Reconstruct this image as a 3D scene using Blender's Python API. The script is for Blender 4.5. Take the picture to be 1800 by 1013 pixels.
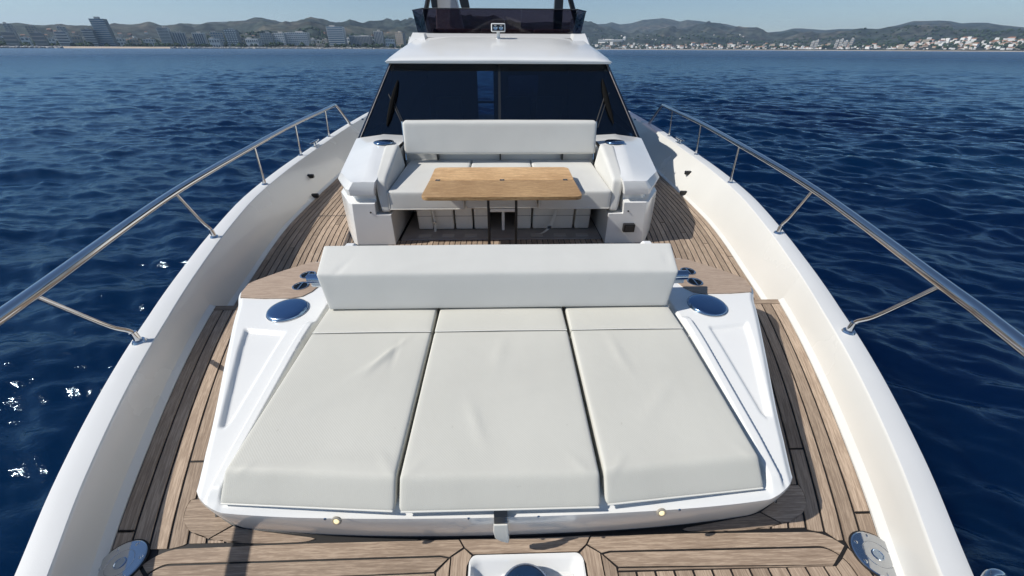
import bpy, math, random
import numpy as np
from mathutils import Vector, Matrix
random.seed(7); rng = np.random.default_rng(7)
S = bpy.context.scene
for o in list(bpy.data.objects): bpy.data.objects.remove(o)
# ------------------------------------------------------------------ camera
# boat frame: X to starboard of the picture (right), Y aft (viewing direction), Z up, foredeck at z = 0
FPX, CXP, CYP = 655.0, 900.0, 506.5
VPX, VPY, SLOPE = 880.0, 85.3, 0.0045
def _cam_matrix():
    a = Vector((0-CXP, VPY-SLOPE*VPX-CYP, FPX)); b = Vector((1800-CXP, VPY+SLOPE*(1800-VPX)-CYP, FPX))
    up = a.cross(b).normalized()
    if up.y > 0: up = -up
    fw = Vector((VPX-CXP, VPY-CYP, FPX)).normalized()
    rt = fw.cross(up).normalized()
    if rt.x < 0: rt = -rt
    return Matrix((rt, fw, up))
MC = _cam_matrix(); CAM = Vector((0.02, 0, 1.7))
def ray(x, y): return MC @ Vector((x-CXP, y-CYP, FPX))
def atZ(x, y, z): d = ray(x, y); return CAM + d*((z-CAM.z)/d.z)
def atY(x, y, Y): d = ray(x, y); return CAM + d*((Y-CAM.y)/d.y)
def proj(p):
    c = MC.transposed() @ (Vector(p)-CAM); return CXP+FPX*c.x/c.z, CYP+FPX*c.y/c.z
cd = bpy.data.cameras.new('camera'); cam = bpy.data.objects.new('camera', cd); S.collection.objects.link(cam)
R3 = Matrix((MC @ Vector((1, 0, 0)), MC @ Vector((0, -1, 0)), MC @ Vector((0, 0, -1)))).transposed()
cam.matrix_world = Matrix.Translation(CAM) @ R3.to_4x4()
cd.sensor_width = 36; cd.lens = 36*FPX/1800; cd.clip_start = 0.05; cd.clip_end = 40000
S.camera = cam
# ------------------------------------------------------------------ light
LDIR = Vector((1.02, 0.17, -1.0)).normalized()
sun_el = math.asin(-LDIR.z); sun_az = math.atan2(-LDIR.x, -LDIR.y)
W = bpy.data.worlds.new('World'); S.world = W; W.use_nodes = True
nt = W.node_tree; bg = nt.nodes['Background']
sky = nt.nodes.new('ShaderNodeTexSky'); sky.sky_type = 'NISHITA'; sky.sun_disc = False
sky.sun_elevation = sun_el; sky.sun_rotation = sun_az % (2*math.pi)
sky.altitude = 0; sky.air_density = 1.0; sky.dust_density = 0.0; sky.ozone_density = 4.5
nt.links.new(sky.outputs[0], bg.inputs[0]); bg.inputs[1].default_value = 0.088
sl = bpy.data.lights.new('sun', 'SUN'); sl.energy = 5.0; sl.angle = math.radians(0.5); sl.color = (1, 0.955, 0.88)
so = bpy.data.objects.new('sun', sl); S.collection.objects.link(so)
so.rotation_euler = LDIR.to_track_quat('-Z', 'Y').to_euler()
S.view_settings.view_transform = 'Standard'; S.view_settings.look = 'None'; S.view_settings.gamma = 1
S.view_settings.use_curve_mapping = False; S.view_settings.exposure = 0.0
S.render.engine = 'CYCLES'
S.cycles.max_bounces = 8; S.cycles.diffuse_bounces = 7; S.cycles.volume_bounces = 1; S.cycles.transparent_max_bounces = 12
# ------------------------------------------------------------------ materials
def mat(name, col, rough=0.5, metal=0.0, spec=0.5, coat=0.0, ior=1.45):
    m = bpy.data.materials.new(name); m.use_nodes = True
    b = m.node_tree.nodes['Principled BSDF']
    b.inputs['Base Color'].default_value = (*col, 1); b.inputs['Roughness'].default_value = rough
    b.inputs['Metallic'].default_value = metal; b.inputs['Specular IOR Level'].default_value = spec
    b.inputs['Coat Weight'].default_value = coat; b.inputs['Coat Roughness'].default_value = 0.06
    b.inputs['IOR'].default_value = ior
    return m
def N(m, t, **k):
    n = m.node_tree.nodes.new(t)
    for a, v in k.items():
        if a in n.inputs: n.inputs[a].default_value = v
        else: setattr(n, a, v)
    return n
def L(m, a, b): m.node_tree.links.new(a, b)
def BS(m): return m.node_tree.nodes['Principled BSDF']
def ramp(m, fac, stops):
    r = m.node_tree.nodes.new('ShaderNodeValToRGB'); e = r.color_ramp.elements
    while len(e) < len(stops): e.new(0.5)
    for i, (p, c) in enumerate(stops): e[i].position = p; e[i].color = (*c, 1)
    L(m, fac, r.inputs[0]); return r
def vary(m, col, amt=0.1, scale=3.0, coord='Object', rough_amt=0.0, bump=0.0, bscale=60, bdist=0.002):
    tc = N(m, 'ShaderNodeTexCoord'); no = N(m, 'ShaderNodeTexNoise'); no.inputs['Scale'].default_value = scale
    no.inputs['Detail'].default_value = 5; L(m, tc.outputs[coord], no.inputs['Vector'])
    lo = tuple(c*(1-amt) for c in col); hi = tuple(min(1, c*(1+amt)) for c in col)
    r = ramp(m, no.outputs[0], [(0.3, lo), (0.7, hi)]); L(m, r.outputs[0], BS(m).inputs['Base Color'])
    if rough_amt:
        mr = N(m, 'ShaderNodeMapRange'); r0 = BS(m).inputs['Roughness'].default_value
        mr.inputs['To Min'].default_value = max(0, r0-rough_amt); mr.inputs['To Max'].default_value = r0+rough_amt
        L(m, no.outputs[0], mr.inputs[0]); L(m, mr.outputs[0], BS(m).inputs['Roughness'])
    if bump:
        n2 = N(m, 'ShaderNodeTexNoise'); n2.inputs['Scale'].default_value = bscale; L(m, tc.outputs[coord], n2.inputs['Vector'])
        bp = N(m, 'ShaderNodeBump'); bp.inputs['Strength'].default_value = bump; bp.inputs['Distance'].default_value = bdist
        L(m, n2.outputs[0], bp.inputs['Height']); L(m, bp.outputs[0], BS(m).inputs['Normal'])
    return m
GEL = vary(mat('gelcoat_white', (.76, .76, .74), .22, coat=.3), (.76, .76, .74), .025, 1.5, rough_amt=.05)
GELW = vary(mat('gelcoat_cream', (.69, .68, .64), .26, coat=.3), (.69, .68, .64), .03, 1.2, rough_amt=.06)
GELS = vary(mat('gelcoat_nonskid', (.63, .635, .63), .45), (.63, .635, .63), .03, 2, bump=.25, bscale=220, bdist=.001)
STEEL = mat('polished_steel', (.62, .63, .64), .06, 1.0)
DOME = mat('sky_tinted_dome', (.22, .33, .48), .2, 1.0)  # mirror steel with the sky's blue reflection put into its colour
SKYDRUM = mat('sky_tinted_drum', (.05, .12, .26), .18, .9)  # steel drum, its dark blue imitates the deep sky mirrored in it
STEELD = mat('mirror_dome_steel', (.42, .50, .60), .07, 1.0)
BLACK = mat('black_plastic', (.012, .012, .013), .5)
WIPER = mat('matt_black_rubber', (.006, .006, .006), .9, spec=.1)
CAULK = mat('black_caulk', (.012, .011, .011), .55)
DARKCH = mat('dark_charcoal_frame', (.02, .022, .025), .3)
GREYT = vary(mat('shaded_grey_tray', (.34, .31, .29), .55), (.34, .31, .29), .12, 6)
LENS = mat('lamp_lens', (.85, .78, .5), .2); BS(LENS).inputs['Emission Color'].default_value = (1, .82, .45, 1); BS(LENS).inputs['Emission Strength'].default_value = .7
STRAP = mat('webbing_grey_white', (.66, .65, .60), .8)
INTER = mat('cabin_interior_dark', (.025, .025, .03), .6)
INTL = mat('cabin_interior_pale', (.30, .28, .25), .6)

def fabric(name, col, weave=True):
    m = mat(name, col, .62, spec=.35)
    tc = N(m, 'ShaderNodeTexCoord')
    no = N(m, 'ShaderNodeTexNoise', Scale=2.3, Detail=6.0); L(m, tc.outputs['Object'], no.inputs['Vector'])
    r = ramp(m, no.outputs[0], [(.3, tuple(c*.955 for c in col)), (.7, tuple(min(1, c*1.03) for c in col))])
    sp = N(m, 'ShaderNodeTexNoise', Scale=38.0, Detail=3.0); L(m, tc.outputs['Object'], sp.inputs['Vector'])
    r2 = ramp(m, sp.outputs[0], [(.19, (.62, .6, .55)), (.27, (1, 1, 1))])
    mx = N(m, 'ShaderNodeMix', data_type='RGBA', blend_type='MULTIPLY'); mx.inputs[0].default_value = .6
    L(m, r.outputs[0], mx.inputs[6]); L(m, r2.outputs[0], mx.inputs[7]); L(m, mx.outputs[2], BS(m).inputs['Base Color'])
    w1 = N(m, 'ShaderNodeTexWave', wave_type='BANDS', bands_direction='DIAGONAL'); w1.inputs['Scale'].default_value = 58
    w1.inputs['Distortion'].default_value = .3; L(m, tc.outputs['Object'], w1.inputs['Vector'])
    mp = N(m, 'ShaderNodeMapping'); mp.inputs['Rotation'].default_value = (0, 0, math.radians(80)); L(m, tc.outputs['Object'], mp.inputs[0])
    w2 = N(m, 'ShaderNodeTexWave', wave_type='BANDS', bands_direction='DIAGONAL'); w2.inputs['Scale'].default_value = 70
    L(m, mp.outputs[0], w2.inputs['Vector'])
    ad = N(m, 'ShaderNodeMath', operation='ADD'); L(m, w1.outputs['Fac'], ad.inputs[0]); L(m, w2.outputs['Fac'], ad.inputs[1])
    bp = N(m, 'ShaderNodeBump', Strength=.13, Distance=.0011); L(m, ad.outputs[0], bp.inputs['Height'])
    n3 = N(m, 'ShaderNodeTexNoise', Scale=7.0, Detail=4.0); L(m, tc.outputs['Object'], n3.inputs['Vector'])
    b2 = N(m, 'ShaderNodeBump', Strength=.35, Distance=.006); L(m, n3.outputs[0], b2.inputs['Height']); L(m, bp.outputs[0], b2.inputs['Normal'])
    L(m, b2.outputs[0], BS(m).inputs['Normal'])
    return m
FAB = fabric('cushion_offwhite_vinyl', (.56, .55, .495))
FABS = fabric('sofa_cushion_white', (.60, .595, .56))
PIPE = mat('cushion_piping', (.70, .69, .64), .5)

def teak(name, dark, light, grain=1.0, rough=.62):
    m = mat(name, light, rough, spec=.25)
    uv = N(m, 'ShaderNodeUVMap'); oi = N(m, 'ShaderNodeObjectInfo')
    sc = N(m, 'ShaderNodeVectorMath', operation='SCALE'); sc.inputs[3].default_value = 37.0
    cb = N(m, 'ShaderNodeCombineXYZ'); L(m, oi.outputs['Random'], cb.inputs[0]); L(m, oi.outputs['Random'], cb.inputs[2]); L(m, cb.outputs[0], sc.inputs[0])
    ad = N(m, 'ShaderNodeVectorMath', operation='ADD'); L(m, uv.outputs[0], ad.inputs[0]); L(m, sc.outputs[0], ad.inputs[1])
    mp = N(m, 'ShaderNodeMapping'); mp.inputs['Scale'].default_value = (7, 150*grain, 1); L(m, ad.outputs[0], mp.inputs[0])
    n1 = N(m, 'ShaderNodeTexNoise', Scale=1.0, Detail=6.0, Roughness=.65); L(m, mp.outputs[0], n1.inputs['Vector'])
    mp2 = N(m, 'ShaderNodeMapping'); mp2.inputs['Scale'].default_value = (30, 420*grain, 1); L(m, ad.outputs[0], mp2.inputs[0])
    n2 = N(m, 'ShaderNodeTexNoise', Scale=1.0, Detail=3.0); L(m, mp2.outputs[0], n2.inputs['Vector'])
    n3 = N(m, 'ShaderNodeTexNoise', Scale=2.2, Detail=4.0); L(m, ad.outputs[0], n3.inputs['Vector'])
    a = N(m, 'ShaderNodeMath', operation='MULTIPLY_ADD'); L(m, n2.outputs[0], a.inputs[0]); a.inputs[1].default_value = .45; L(m, n1.outputs[0], a.inputs[2])
    b = N(m, 'ShaderNodeMath', operation='MULTIPLY_ADD'); L(m, n3.outputs[0], b.inputs[0]); b.inputs[1].default_value = .35; L(m, a.outputs[0], b.inputs[2])
    r = ramp(m, b.outputs[0], [(.62, dark), (.90, tuple((x+y)/2 for x, y in zip(dark, light))), (1.15, light)])
    r.color_ramp.elements[2].position = 1.0
    hs = N(m, 'ShaderNodeHueSaturation'); mr = N(m, 'ShaderNodeMapRange'); mr.inputs['To Min'].default_value = .78; mr.inputs['To Max'].default_value = 1.18
    L(m, oi.outputs['Random'], mr.inputs[0]); L(m, mr.outputs[0], hs.inputs['Value']); L(m, r.outputs[0], hs.inputs['Color'])
    L(m, hs.outputs[0], BS(m).inputs['Base Color'])
    bp = N(m, 'ShaderNodeBump', Strength=.3, Distance=.0012); L(m, a.outputs[0], bp.inputs['Height']); L(m, bp.outputs[0], BS(m).inputs['Normal'])
    return m
TEAK = teak('weathered_teak', (.215, .155, .112), (.44, .34, .255))
TEAKP = teak('smooth_teak_panel', (.25, .18, .135), (.42, .325, .25), 1.4)
TABLE = teak('varnished_teak_table', (.30, .16, .065), (.62, .40, .20), .5, .35)

def glass(name, tint, rough=.02, ior=1.5, base=0.0):
    m = bpy.data.materials.new(name); m.use_nodes = True; t = m.node_tree; t.nodes.clear()
    out = t.nodes.new('ShaderNodeOutputMaterial'); tr = t.nodes.new('ShaderNodeBsdfTransparent'); tr.inputs[0].default_value = (*tint, 1)
    gl = t.nodes.new('ShaderNodeBsdfGlossy'); gl.inputs['Roughness'].default_value = rough
    fr = t.nodes.new('ShaderNodeFresnel'); gg = t.nodes.new('ShaderNodeNewGeometry'); mi = t.nodes.new('ShaderNodeMix'); mi.inputs[2].default_value = ior; mi.inputs[3].default_value = 1/ior; t.links.new(gg.outputs['Backfacing'], mi.inputs[0]); t.links.new(mi.outputs[0], fr.inputs[0])
    mx = t.nodes.new('ShaderNodeMixShader'); t.links.new(fr.outputs[0], mx.inputs[0]); t.links.new(tr.outputs[0], mx.inputs[1]); t.links.new(gl.outputs[0], mx.inputs[2])
    t.links.new(mx.outputs[0], out.inputs[0]); return m
WGLASS = glass('tinted_windshield_glass', (.37, .49, .62), .02, 1.75)
FGLASS = glass('smoked_acrylic', (.30, .26, .30), .03)
SGLASS = mat('black_side_glass', (.004, .006, .012), .04, spec=.8)

# ------------------------------------------------------------------ object helpers
COL = S.collection
def link(o, parent=None):
    COL.objects.link(o)
    if parent: o.parent = parent
    return o
def tag(o, label=None, cat=None, group=None, kind=None):
    if label: o['label'] = label
    if cat: o['category'] = cat
    if group: o['group'] = group
    if kind: o['kind'] = kind
    return o
def thing(name, label, cat, loc=(0, 0, 0), group=None, rz=0):
    o = bpy.data.objects.new(name, None); o.location = loc; o.rotation_euler = (0, 0, rz); o.empty_display_size = .1
    link(o); tag(o, label, cat, group); return o
def mesh(name, V, F, m, parent=None, smooth=False, bevel=0, uv=None, segs=2, angle=35):
    me = bpy.data.meshes.new(name)
    if parent is not None and parent.type == 'EMPTY' and parent.parent is None:
        off = parent.location; V = [(v[0]-off[0], v[1]-off[1], v[2]-off[2]) for v in V]
    me.from_pydata([tuple(map(float, v)) for v in V], [], [tuple(int(i) for i in f) for f in F]); me.update()
    ms = m if isinstance(m, (list, tuple)) else [m]
    for k in ms: me.materials.append(k)
    if uv is not None:
        ul = me.uv_layers.new(name='UVMap')
        for lp in me.loops: ul.data[lp.index].uv = uv[lp.vertex_index]
    if smooth:
        for p in me.polygons: p.use_smooth = True
        me.set_sharp_from_angle(angle=math.radians(angle))
    o = bpy.data.objects.new(name, me); link(o, parent)
    if bevel:
        b = o.modifiers.new('bevel', 'BEVEL'); b.width = bevel; b.segments = segs; b.limit_method = 'ANGLE'; b.angle_limit = math.radians(28)
        for p in me.polygons: p.use_smooth = True
        b.harden_normals = True
    return o
class MB:
    def __init__(s): s.V = []; s.F = []
    def add(s, V, F):
        n = len(s.V); s.V += [tuple(v) for v in V]; s.F += [tuple(i+n for i in f) for f in F]; return s
    def box(s, x0, x1, y0, y1, z0, z1):
        V = [(x, y, z) for z in (z0, z1) for y in (y0, y1) for x in (x0, x1)]
        return s.add(V, [(0, 2, 3, 1), (4, 5, 7, 6), (0, 1, 5, 4), (2, 6, 7, 3), (0, 4, 6, 2), (1, 3, 7, 5)])
    def rings(s, R, cap0=True, cap1=True, closed=True):
        n = len(R[0]); V = [p for r in R for p in r]; F = []
        for k in range(len(R)-1):
            for i in range(n if closed else n-1):
                j = (i+1) % n; F.append((k*n+i, k*n+j, (k+1)*n+j, (k+1)*n+i))
        if cap0: F.append(tuple(reversed(range(n))))
        if cap1: F.append(tuple((len(R)-1)*n+i for i in range(n)))
        return s.add(V, F)
    def tube(s, P, r, n=12, caps=True):
        P = [Vector(p) for p in P]; R = []; up = None
        rr = r if isinstance(r, (list, tuple)) else [r]*len(P)
        for i, p in enumerate(P):
            t = (P[min(i+1, len(P)-1)]-P[max(i-1, 0)]).normalized()
            if up is None:
                a = Vector((0, 0, 1)) if abs(t.z) < .9 else Vector((1, 0, 0)); up = a.cross(t).normalized()
            else: up = (up - t*up.dot(t)).normalized()
            b = t.cross(up)
            R.append([tuple(p+(up*math.cos(q)+b*math.sin(q))*rr[i]) for q in [2*math.pi*k/n for k in range(n)]])
        return s.rings(R, caps, caps)
    def lathe(s, c, prof, n=32, axis='z'):
        R = []
        for (r, h) in prof:
            R.append([(c[0]+r*math.cos(2*math.pi*k/n), c[1]+r*math.sin(2*math.pi*k/n), c[2]+h) for k in range(n)])
        return s.rings(R)
    def build(s, name, m, parent=None, **k): return mesh(name, s.V, s.F, m, parent, **k)
def interp(x, pts): 
    return float(np.interp(x, [p[0] for p in pts], [p[1] for p in pts]))
def smooth_curve(pts):
    xs = np.array([p[0] for p in pts]); ys = np.array([p[1] for p in pts]); d = np.gradient(ys, xs)
    def f(x):
        if x <= xs[0]: return float(ys[0])
        if x >= xs[-1]: return float(ys[-1])
        i = int(np.searchsorted(xs, x))-1; i = max(0, min(i, len(xs)-2)); h = xs[i+1]-xs[i]; t = (x-xs[i])/h
        return float((2*t**3-3*t*t+1)*ys[i]+(t**3-2*t*t+t)*h*d[i]+(-2*t**3+3*t*t)*ys[i+1]+(t**3-t*t)*h*d[i+1])
    return f
def bez(P, n=10):
    # Catmull-Rom through P
    P = [Vector(p) for p in P]; out = []
    for i in range(len(P)-1):
        p0 = P[max(i-1, 0)]; p1 = P[i]; p2 = P[i+1]; p3 = P[min(i+2, len(P)-1)]
        for k in range(n):
            t = k/n
            out.append(.5*((2*p1)+(-p0+p2)*t+(2*p0-5*p1+4*p2-p3)*t*t+(-p0+3*p1-3*p2+p3)*t**3))
    out.append(P[-1]); return out
# value noise for soft shapes
def vnoise(x, y, z=0., seed=0):
    x = np.asarray(x, float); y = np.asarray(y, float); r = np.zeros(np.broadcast(x, y).shape)
    g = np.random.default_rng(seed)
    for k in range(7):
        a = g.uniform(0, 2*np.pi); fq = g.uniform(.7, 1.6); ph = g.uniform(0, 6.28)
        r = r + np.sin(fq*(x*np.cos(a)+y*np.sin(a))+ph+1.3*np.sin(.6*(x*np.sin(a)-y*np.cos(a))+ph*2))
    return r/7
def soft_block(c8, size, r=.02, n=(24, 24, 6), puff=.0, seed=0, wr=None, fine=.0015):
    """rounded, slightly puffed block mapped into the hexahedron c8 (u fastest, then v, then w)"""
    a, b, c = size; c8 = np.array(c8, float)
    def axis(L, k):
        rr = min(r, L*.49); e = np.array([0, .08, .3, .6, 1.0])*rr
        mid = np.linspace(rr, L-rr, k+1)[1:-1]
        return np.concatenate([e, mid, L-e[::-1]])
    U, Vv, Wv = axis(a, n[0]), axis(b, n[1]), axis(c, n[2])
    idx = {}; P = []; F = []
    def vid(i, j, k):
        key = (i, j, k)
        if key not in idx: idx[key] = len(P); P.append((U[i], Vv[j], Wv[k]))
        return idx[key]
    I, J, K = len(U)-1, len(Vv)-1, len(Wv)-1
    for i in range(I):
        for j in range(J):
            F.append((vid(i, j, 0), vid(i, j+1, 0), vid(i+1, j+1, 0), vid(i+1, j, 0)))
            F.append((vid(i, j, K), vid(i+1, j, K), vid(i+1, j+1, K), vid(i, j+1, K)))
    for i in range(I):
        for k in range(K):
            F.append((vid(i, 0, k), vid(i+1, 0, k), vid(i+1, 0, k+1), vid(i, 0, k+1)))
            F.append((vid(i, J, k), vid(i, J, k+1), vid(i+1, J, k+1), vid(i+1, J, k)))
    for j in range(J):
        for k in range(K):
            F.append((vid(0, j, k), vid(0, j, k+1), vid(0, j+1, k+1), vid(0, j+1, k)))
            F.append((vid(I, j, k), vid(I, j+1, k), vid(I, j+1, k+1), vid(I, j, k+1)))
    P = np.array(P); Lm = np.array([a, b, c]); q = P.copy()
    inner = np.clip(P, np.minimum(r, Lm*.49), Lm-np.minimum(r, Lm*.49)); d = P-inner; ln = np.linalg.norm(d, axis=1)
    # pull to rounded surface
    m = ln > 1e-9; rad = min(r, min(size)*.49)
    q[m] = inner[m]+d[m]/ln[m][:, None]*rad
    uvw = q/Lm; u, v, w = uvw[:, 0], uvw[:, 1], uvw[:, 2]
    out = np.zeros_like(q)
    for k in range(8):
        fu = u if k & 1 else 1-u; fv = v if k & 2 else 1-v; fw = w if k & 4 else 1-w
        out += (fu*fv*fw)[:, None]*c8[k]
    cu = 1-(2*u-1)**6; cv = 1-(2*v-1)**6; cw = 1-(2*w-1)**4
    pu = puff*(cu*cv)*(w-.15)
    e0 = c8[4:].mean(0)-c8[:4].mean(0); e0 /= np.linalg.norm(e0)
    out += pu[:, None]*e0
    ev = c8[[0, 1, 4, 5]].mean(0)-c8[[2, 3, 6, 7]].mean(0); ev /= np.linalg.norm(ev)
    out += (puff*.5*cu*cw*np.where(v < .5, 1-2*v, 0)**3)[:, None]*ev
    nz = vnoise(out[:, 0]*9, out[:, 1]*9+out[:, 2]*5, seed=seed)*fine
    out += nz[:, None]*e0 + (nz*.7)[:, None]*ev
    if wr is not None: out += wr(out, w)[:, None]*e0
    return [tuple(p) for p in out], F
def hexa(xl, xr, yb0, yf0, z_, xl1=None, xr1=None):  pass
def yz_block(x0, x1, FB, BB, FT, BT, x0b=None, x1b=None):
    """hexahedron from a profile in (y,z); x0b/x1b are the x limits at the back"""
    x0b = x0 if x0b is None else x0b; x1b = x1 if x1b is None else x1b
    return [(x0, *FB), (x1, *FB), (x0b, *BB), (x1b, *BB), (x0, *FT), (x1, *FT), (x0b, *BT), (x1b, *BT)]

# ------------------------------------------------------------------ hull curves (half breadths)
footC = smooth_curve([(-2.9, .02), (-2.3, .38), (-1.2, .85), (-.3, 1.17), (.3, 1.41), (.56, 1.525), (.83, 1.66), (1.21, 1.83), (1.68, 2.02), (2.3, 2.23), (3.2, 2.44), (3.8, 2.57), (4.3, 2.655), (5.1, 2.73), (6.3, 2.80), (8, 2.92), (12, 3.05), (15, 3.05)])
capC = smooth_curve([(-2.9, .02), (-2.3, .38), (-1.2, .85), (-.3, 1.17), (.3, 1.38), (.55, 1.515), (.86, 1.69), (1.3, 1.90), (1.98, 2.165), (3, 2.47), (4.2, 2.76), (5.3, 2.93), (6.5, 3.05), (8, 3.18), (12, 3.36), (15, 3.38)])
def capZ(y): return interp(y, [(-3, .205), (1, .205), (2.0, .22), (3.0, .265), (4, .29), (15, .29)])
STEP_Y, AFT_Z, SEA_Z = 2.42, -.15, -2.5
DXB = .008      # the bulwarks sit this far to the right of the seating's centre line

# ------------------------------------------------------------------ sea
def build_sea():
    th = np.concatenate([np.linspace(-180, -80, 60)[:-1], np.linspace(-80, 80, 860), np.linspace(80, 180, 60)[1:]])
    rr = np.concatenate([np.linspace(.5, 4, 6)[:-1], np.exp(np.linspace(np.log(4), np.log(420), 760)), np.exp(np.linspace(np.log(420), np.log(14000), 60))[1:]])
    T, R = np.meshgrid(np.radians(th), rr); X = R*np.sin(T); Yy = R*np.cos(T)
    dR = np.gradient(rr)[:, None]*np.ones_like(T); Z = np.zeros_like(X); DX = np.zeros_like(X); DY = np.zeros_like(X)
    g = np.random.default_rng(3)
    wx = 1.1*np.sin(.31*X+.17*Yy+.5)+.8*np.sin(-.23*X+.37*Yy+2.1)+.45*np.sin(.83*X-.41*Yy)+.4*np.sin(.57*X+.95*Yy+1.)
    wy = 1.0*np.sin(.27*X-.29*Yy+1.7)+.7*np.sin(.44*X+.21*Yy+.3)+.4*np.sin(-.71*X+.63*Yy+4.)
    for k in range(84):
        u = g.random(); lam = .36*(3.8/.36)**u; a = math.radians(198)+g.normal(0, .34)
        kk = 2*np.pi/lam; kx, ky = math.sin(a)*kk, math.cos(a)*kk
        fade = np.clip((lam/dR-2.0)/2.5, 0, 1)*np.exp(-R/2500)
        A = kx*(X+.35*lam*wx*.5)+ky*(Yy+.35*lam*wy*.5)+g.uniform(0, 6.28)
        b = a+math.pi/2+g.normal(0, .25); lb = lam*g.uniform(2.2, 4.0); B = (math.sin(b)*X+math.cos(b)*Yy)*2*np.pi/lb+.7*wx+g.uniform(0, 6.28)
        c = g.uniform(0, 6.28); Cc = (math.sin(a)*X+math.cos(a)*Yy)*2*np.pi/(lam*3.3)+.9*wy+c
        env = np.clip(.25+.75*np.sin(B), 0, 1)*np.clip(.35+.65*np.sin(Cc), 0, 1)
        amp = .033*lam**.95
        Z += amp*fade*env*(np.exp(2.3*(np.sin(A)-1)))
        DX += -.35*amp*fade*env*math.sin(a)*np.cos(A); DY += -.35*amp*fade*env*math.cos(a)*np.cos(A)
    gust = 1+.25*np.sin(X*.05+1.3*np.sin(Yy*.031))*np.sin(Yy*.043+.7)
    Z *= gust
    V = np.stack([X+DX, Yy+DY, Z+SEA_Z], -1).reshape(-1, 3); nr, nth = X.shape
    i, j = np.meshgrid(np.arange(nr-1), np.arange(nth-1), indexing='ij')
    F = np.stack([i*nth+j, i*nth+j+1, (i+1)*nth+j+1, (i+1)*nth+j], -1).reshape(-1, 4)
    me = bpy.data.meshes.new('sea'); me.vertices.add(len(V)); me.vertices.foreach_set('co', V.ravel().astype(np.float32))
    me.loops.add(F.size); me.loops.foreach_set('vertex_index', F.ravel().astype(np.int32))
    me.polygons.add(len(F)); me.polygons.foreach_set('loop_start', np.arange(0, F.size, 4, dtype=np.int32))
    me.polygons.foreach_set('use_smooth', np.ones(len(F), bool)); me.update(calc_edges=True)
    # make the normals point up
    if me.polygons[len(F)//2].normal.z < 0: me.flip_normals()
    m = bpy.data.materials.new('sea_water'); m.use_nodes = True; m.node_tree.nodes.clear()
    out = N(m, 'ShaderNodeOutputMaterial'); geo = N(m, 'ShaderNodeNewGeometry')
    prev = None
    ln = N(m, 'ShaderNodeVectorMath', operation='LENGTH'); L(m, geo.outputs['Position'], ln.inputs[0])
    far = N(m, 'ShaderNodeMapRange'); far.inputs['From Min'].default_value = 45; far.inputs['From Max'].default_value = 300; L(m, ln.outputs['Value'], far.inputs[0])
    for (sc, dist, det, st, sx) in ((3.4, .032, 5, .9, .45), (10., .008, 4, .7, .6), (.9, .55, 7, None, .30)):
        mp = N(m, 'ShaderNodeMapping'); mp.inputs['Rotation'].default_value = (0, 0, math.radians(-18)); mp.inputs['Scale'].default_value = (sx, 1, 1)
        L(m, geo.outputs['Position'], mp.inputs[0])
        n = N(m, 'ShaderNodeTexNoise', Scale=sc, Detail=float(det), Roughness=.6, Distortion=.3); L(m, mp.outputs[0], n.inputs['Vector'])
        b = N(m, 'ShaderNodeBump', Distance=dist); L(m, n.outputs[0], b.inputs['Height'])
        if st is None: L(m, far.outputs[0], b.inputs['Strength'])
        else: b.inputs['Strength'].default_value = st
        if prev: L(m, prev.outputs[0], b.inputs['Normal'])
        prev = b
    pn = N(m, 'ShaderNodeTexNoise', Scale=.05, Detail=4.0); L(m, geo.outputs['Position'], pn.inputs['Vector'])
    r = ramp(m, pn.outputs[0], [(.35, (.0007, .0062, .029)), (.65, (.0010, .0135, .043))])
    sss = N(m, 'ShaderNodeSubsurfaceScattering'); sss.falloff = 'BURLEY'; sss.inputs['Scale'].default_value = 1.0; sss.inputs['Radius'].default_value = (1.2, 1.6, 2.2)
    L(m, r.outputs[0], sss.inputs['Color'])
    gl = N(m, 'ShaderNodeBsdfGlossy'); gl.inputs['Roughness'].default_value = .09; gl.inputs['Color'].default_value = (.66, .86, 1, 1); L(m, prev.outputs[0], gl.inputs['Normal'])
    ro = N(m, 'ShaderNodeMapRange'); ro.inputs['From Min'].default_value = 25; ro.inputs['From Max'].default_value = 500; ro.inputs['To Min'].default_value = .09; ro.inputs['To Max'].default_value = .35; L(m, ln.outputs['Value'], ro.inputs[0]); L(m, ro.outputs[0], gl.inputs['Roughness'])
    fr = N(m, 'ShaderNodeFresnel'); fr.inputs[0].default_value = 1.333; L(m, prev.outputs[0], fr.inputs['Normal'])
    mr = N(m, 'ShaderNodeMapRange'); mr.inputs['To Max'].default_value = .78; L(m, fr.outputs[0], mr.inputs[0])
    mx = N(m, 'ShaderNodeMixShader'); L(m, mr.outputs[0], mx.inputs[0]); L(m, sss.outputs[0], mx.inputs[1]); L(m, gl.outputs[0], mx.inputs[2]); L(m, mx.outputs[0], out.inputs[0])
    me.materials.append(m)
    o = bpy.data.objects.new('sea', me); link(o); tag(o, kind='structure'); return o
build_sea()

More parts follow.
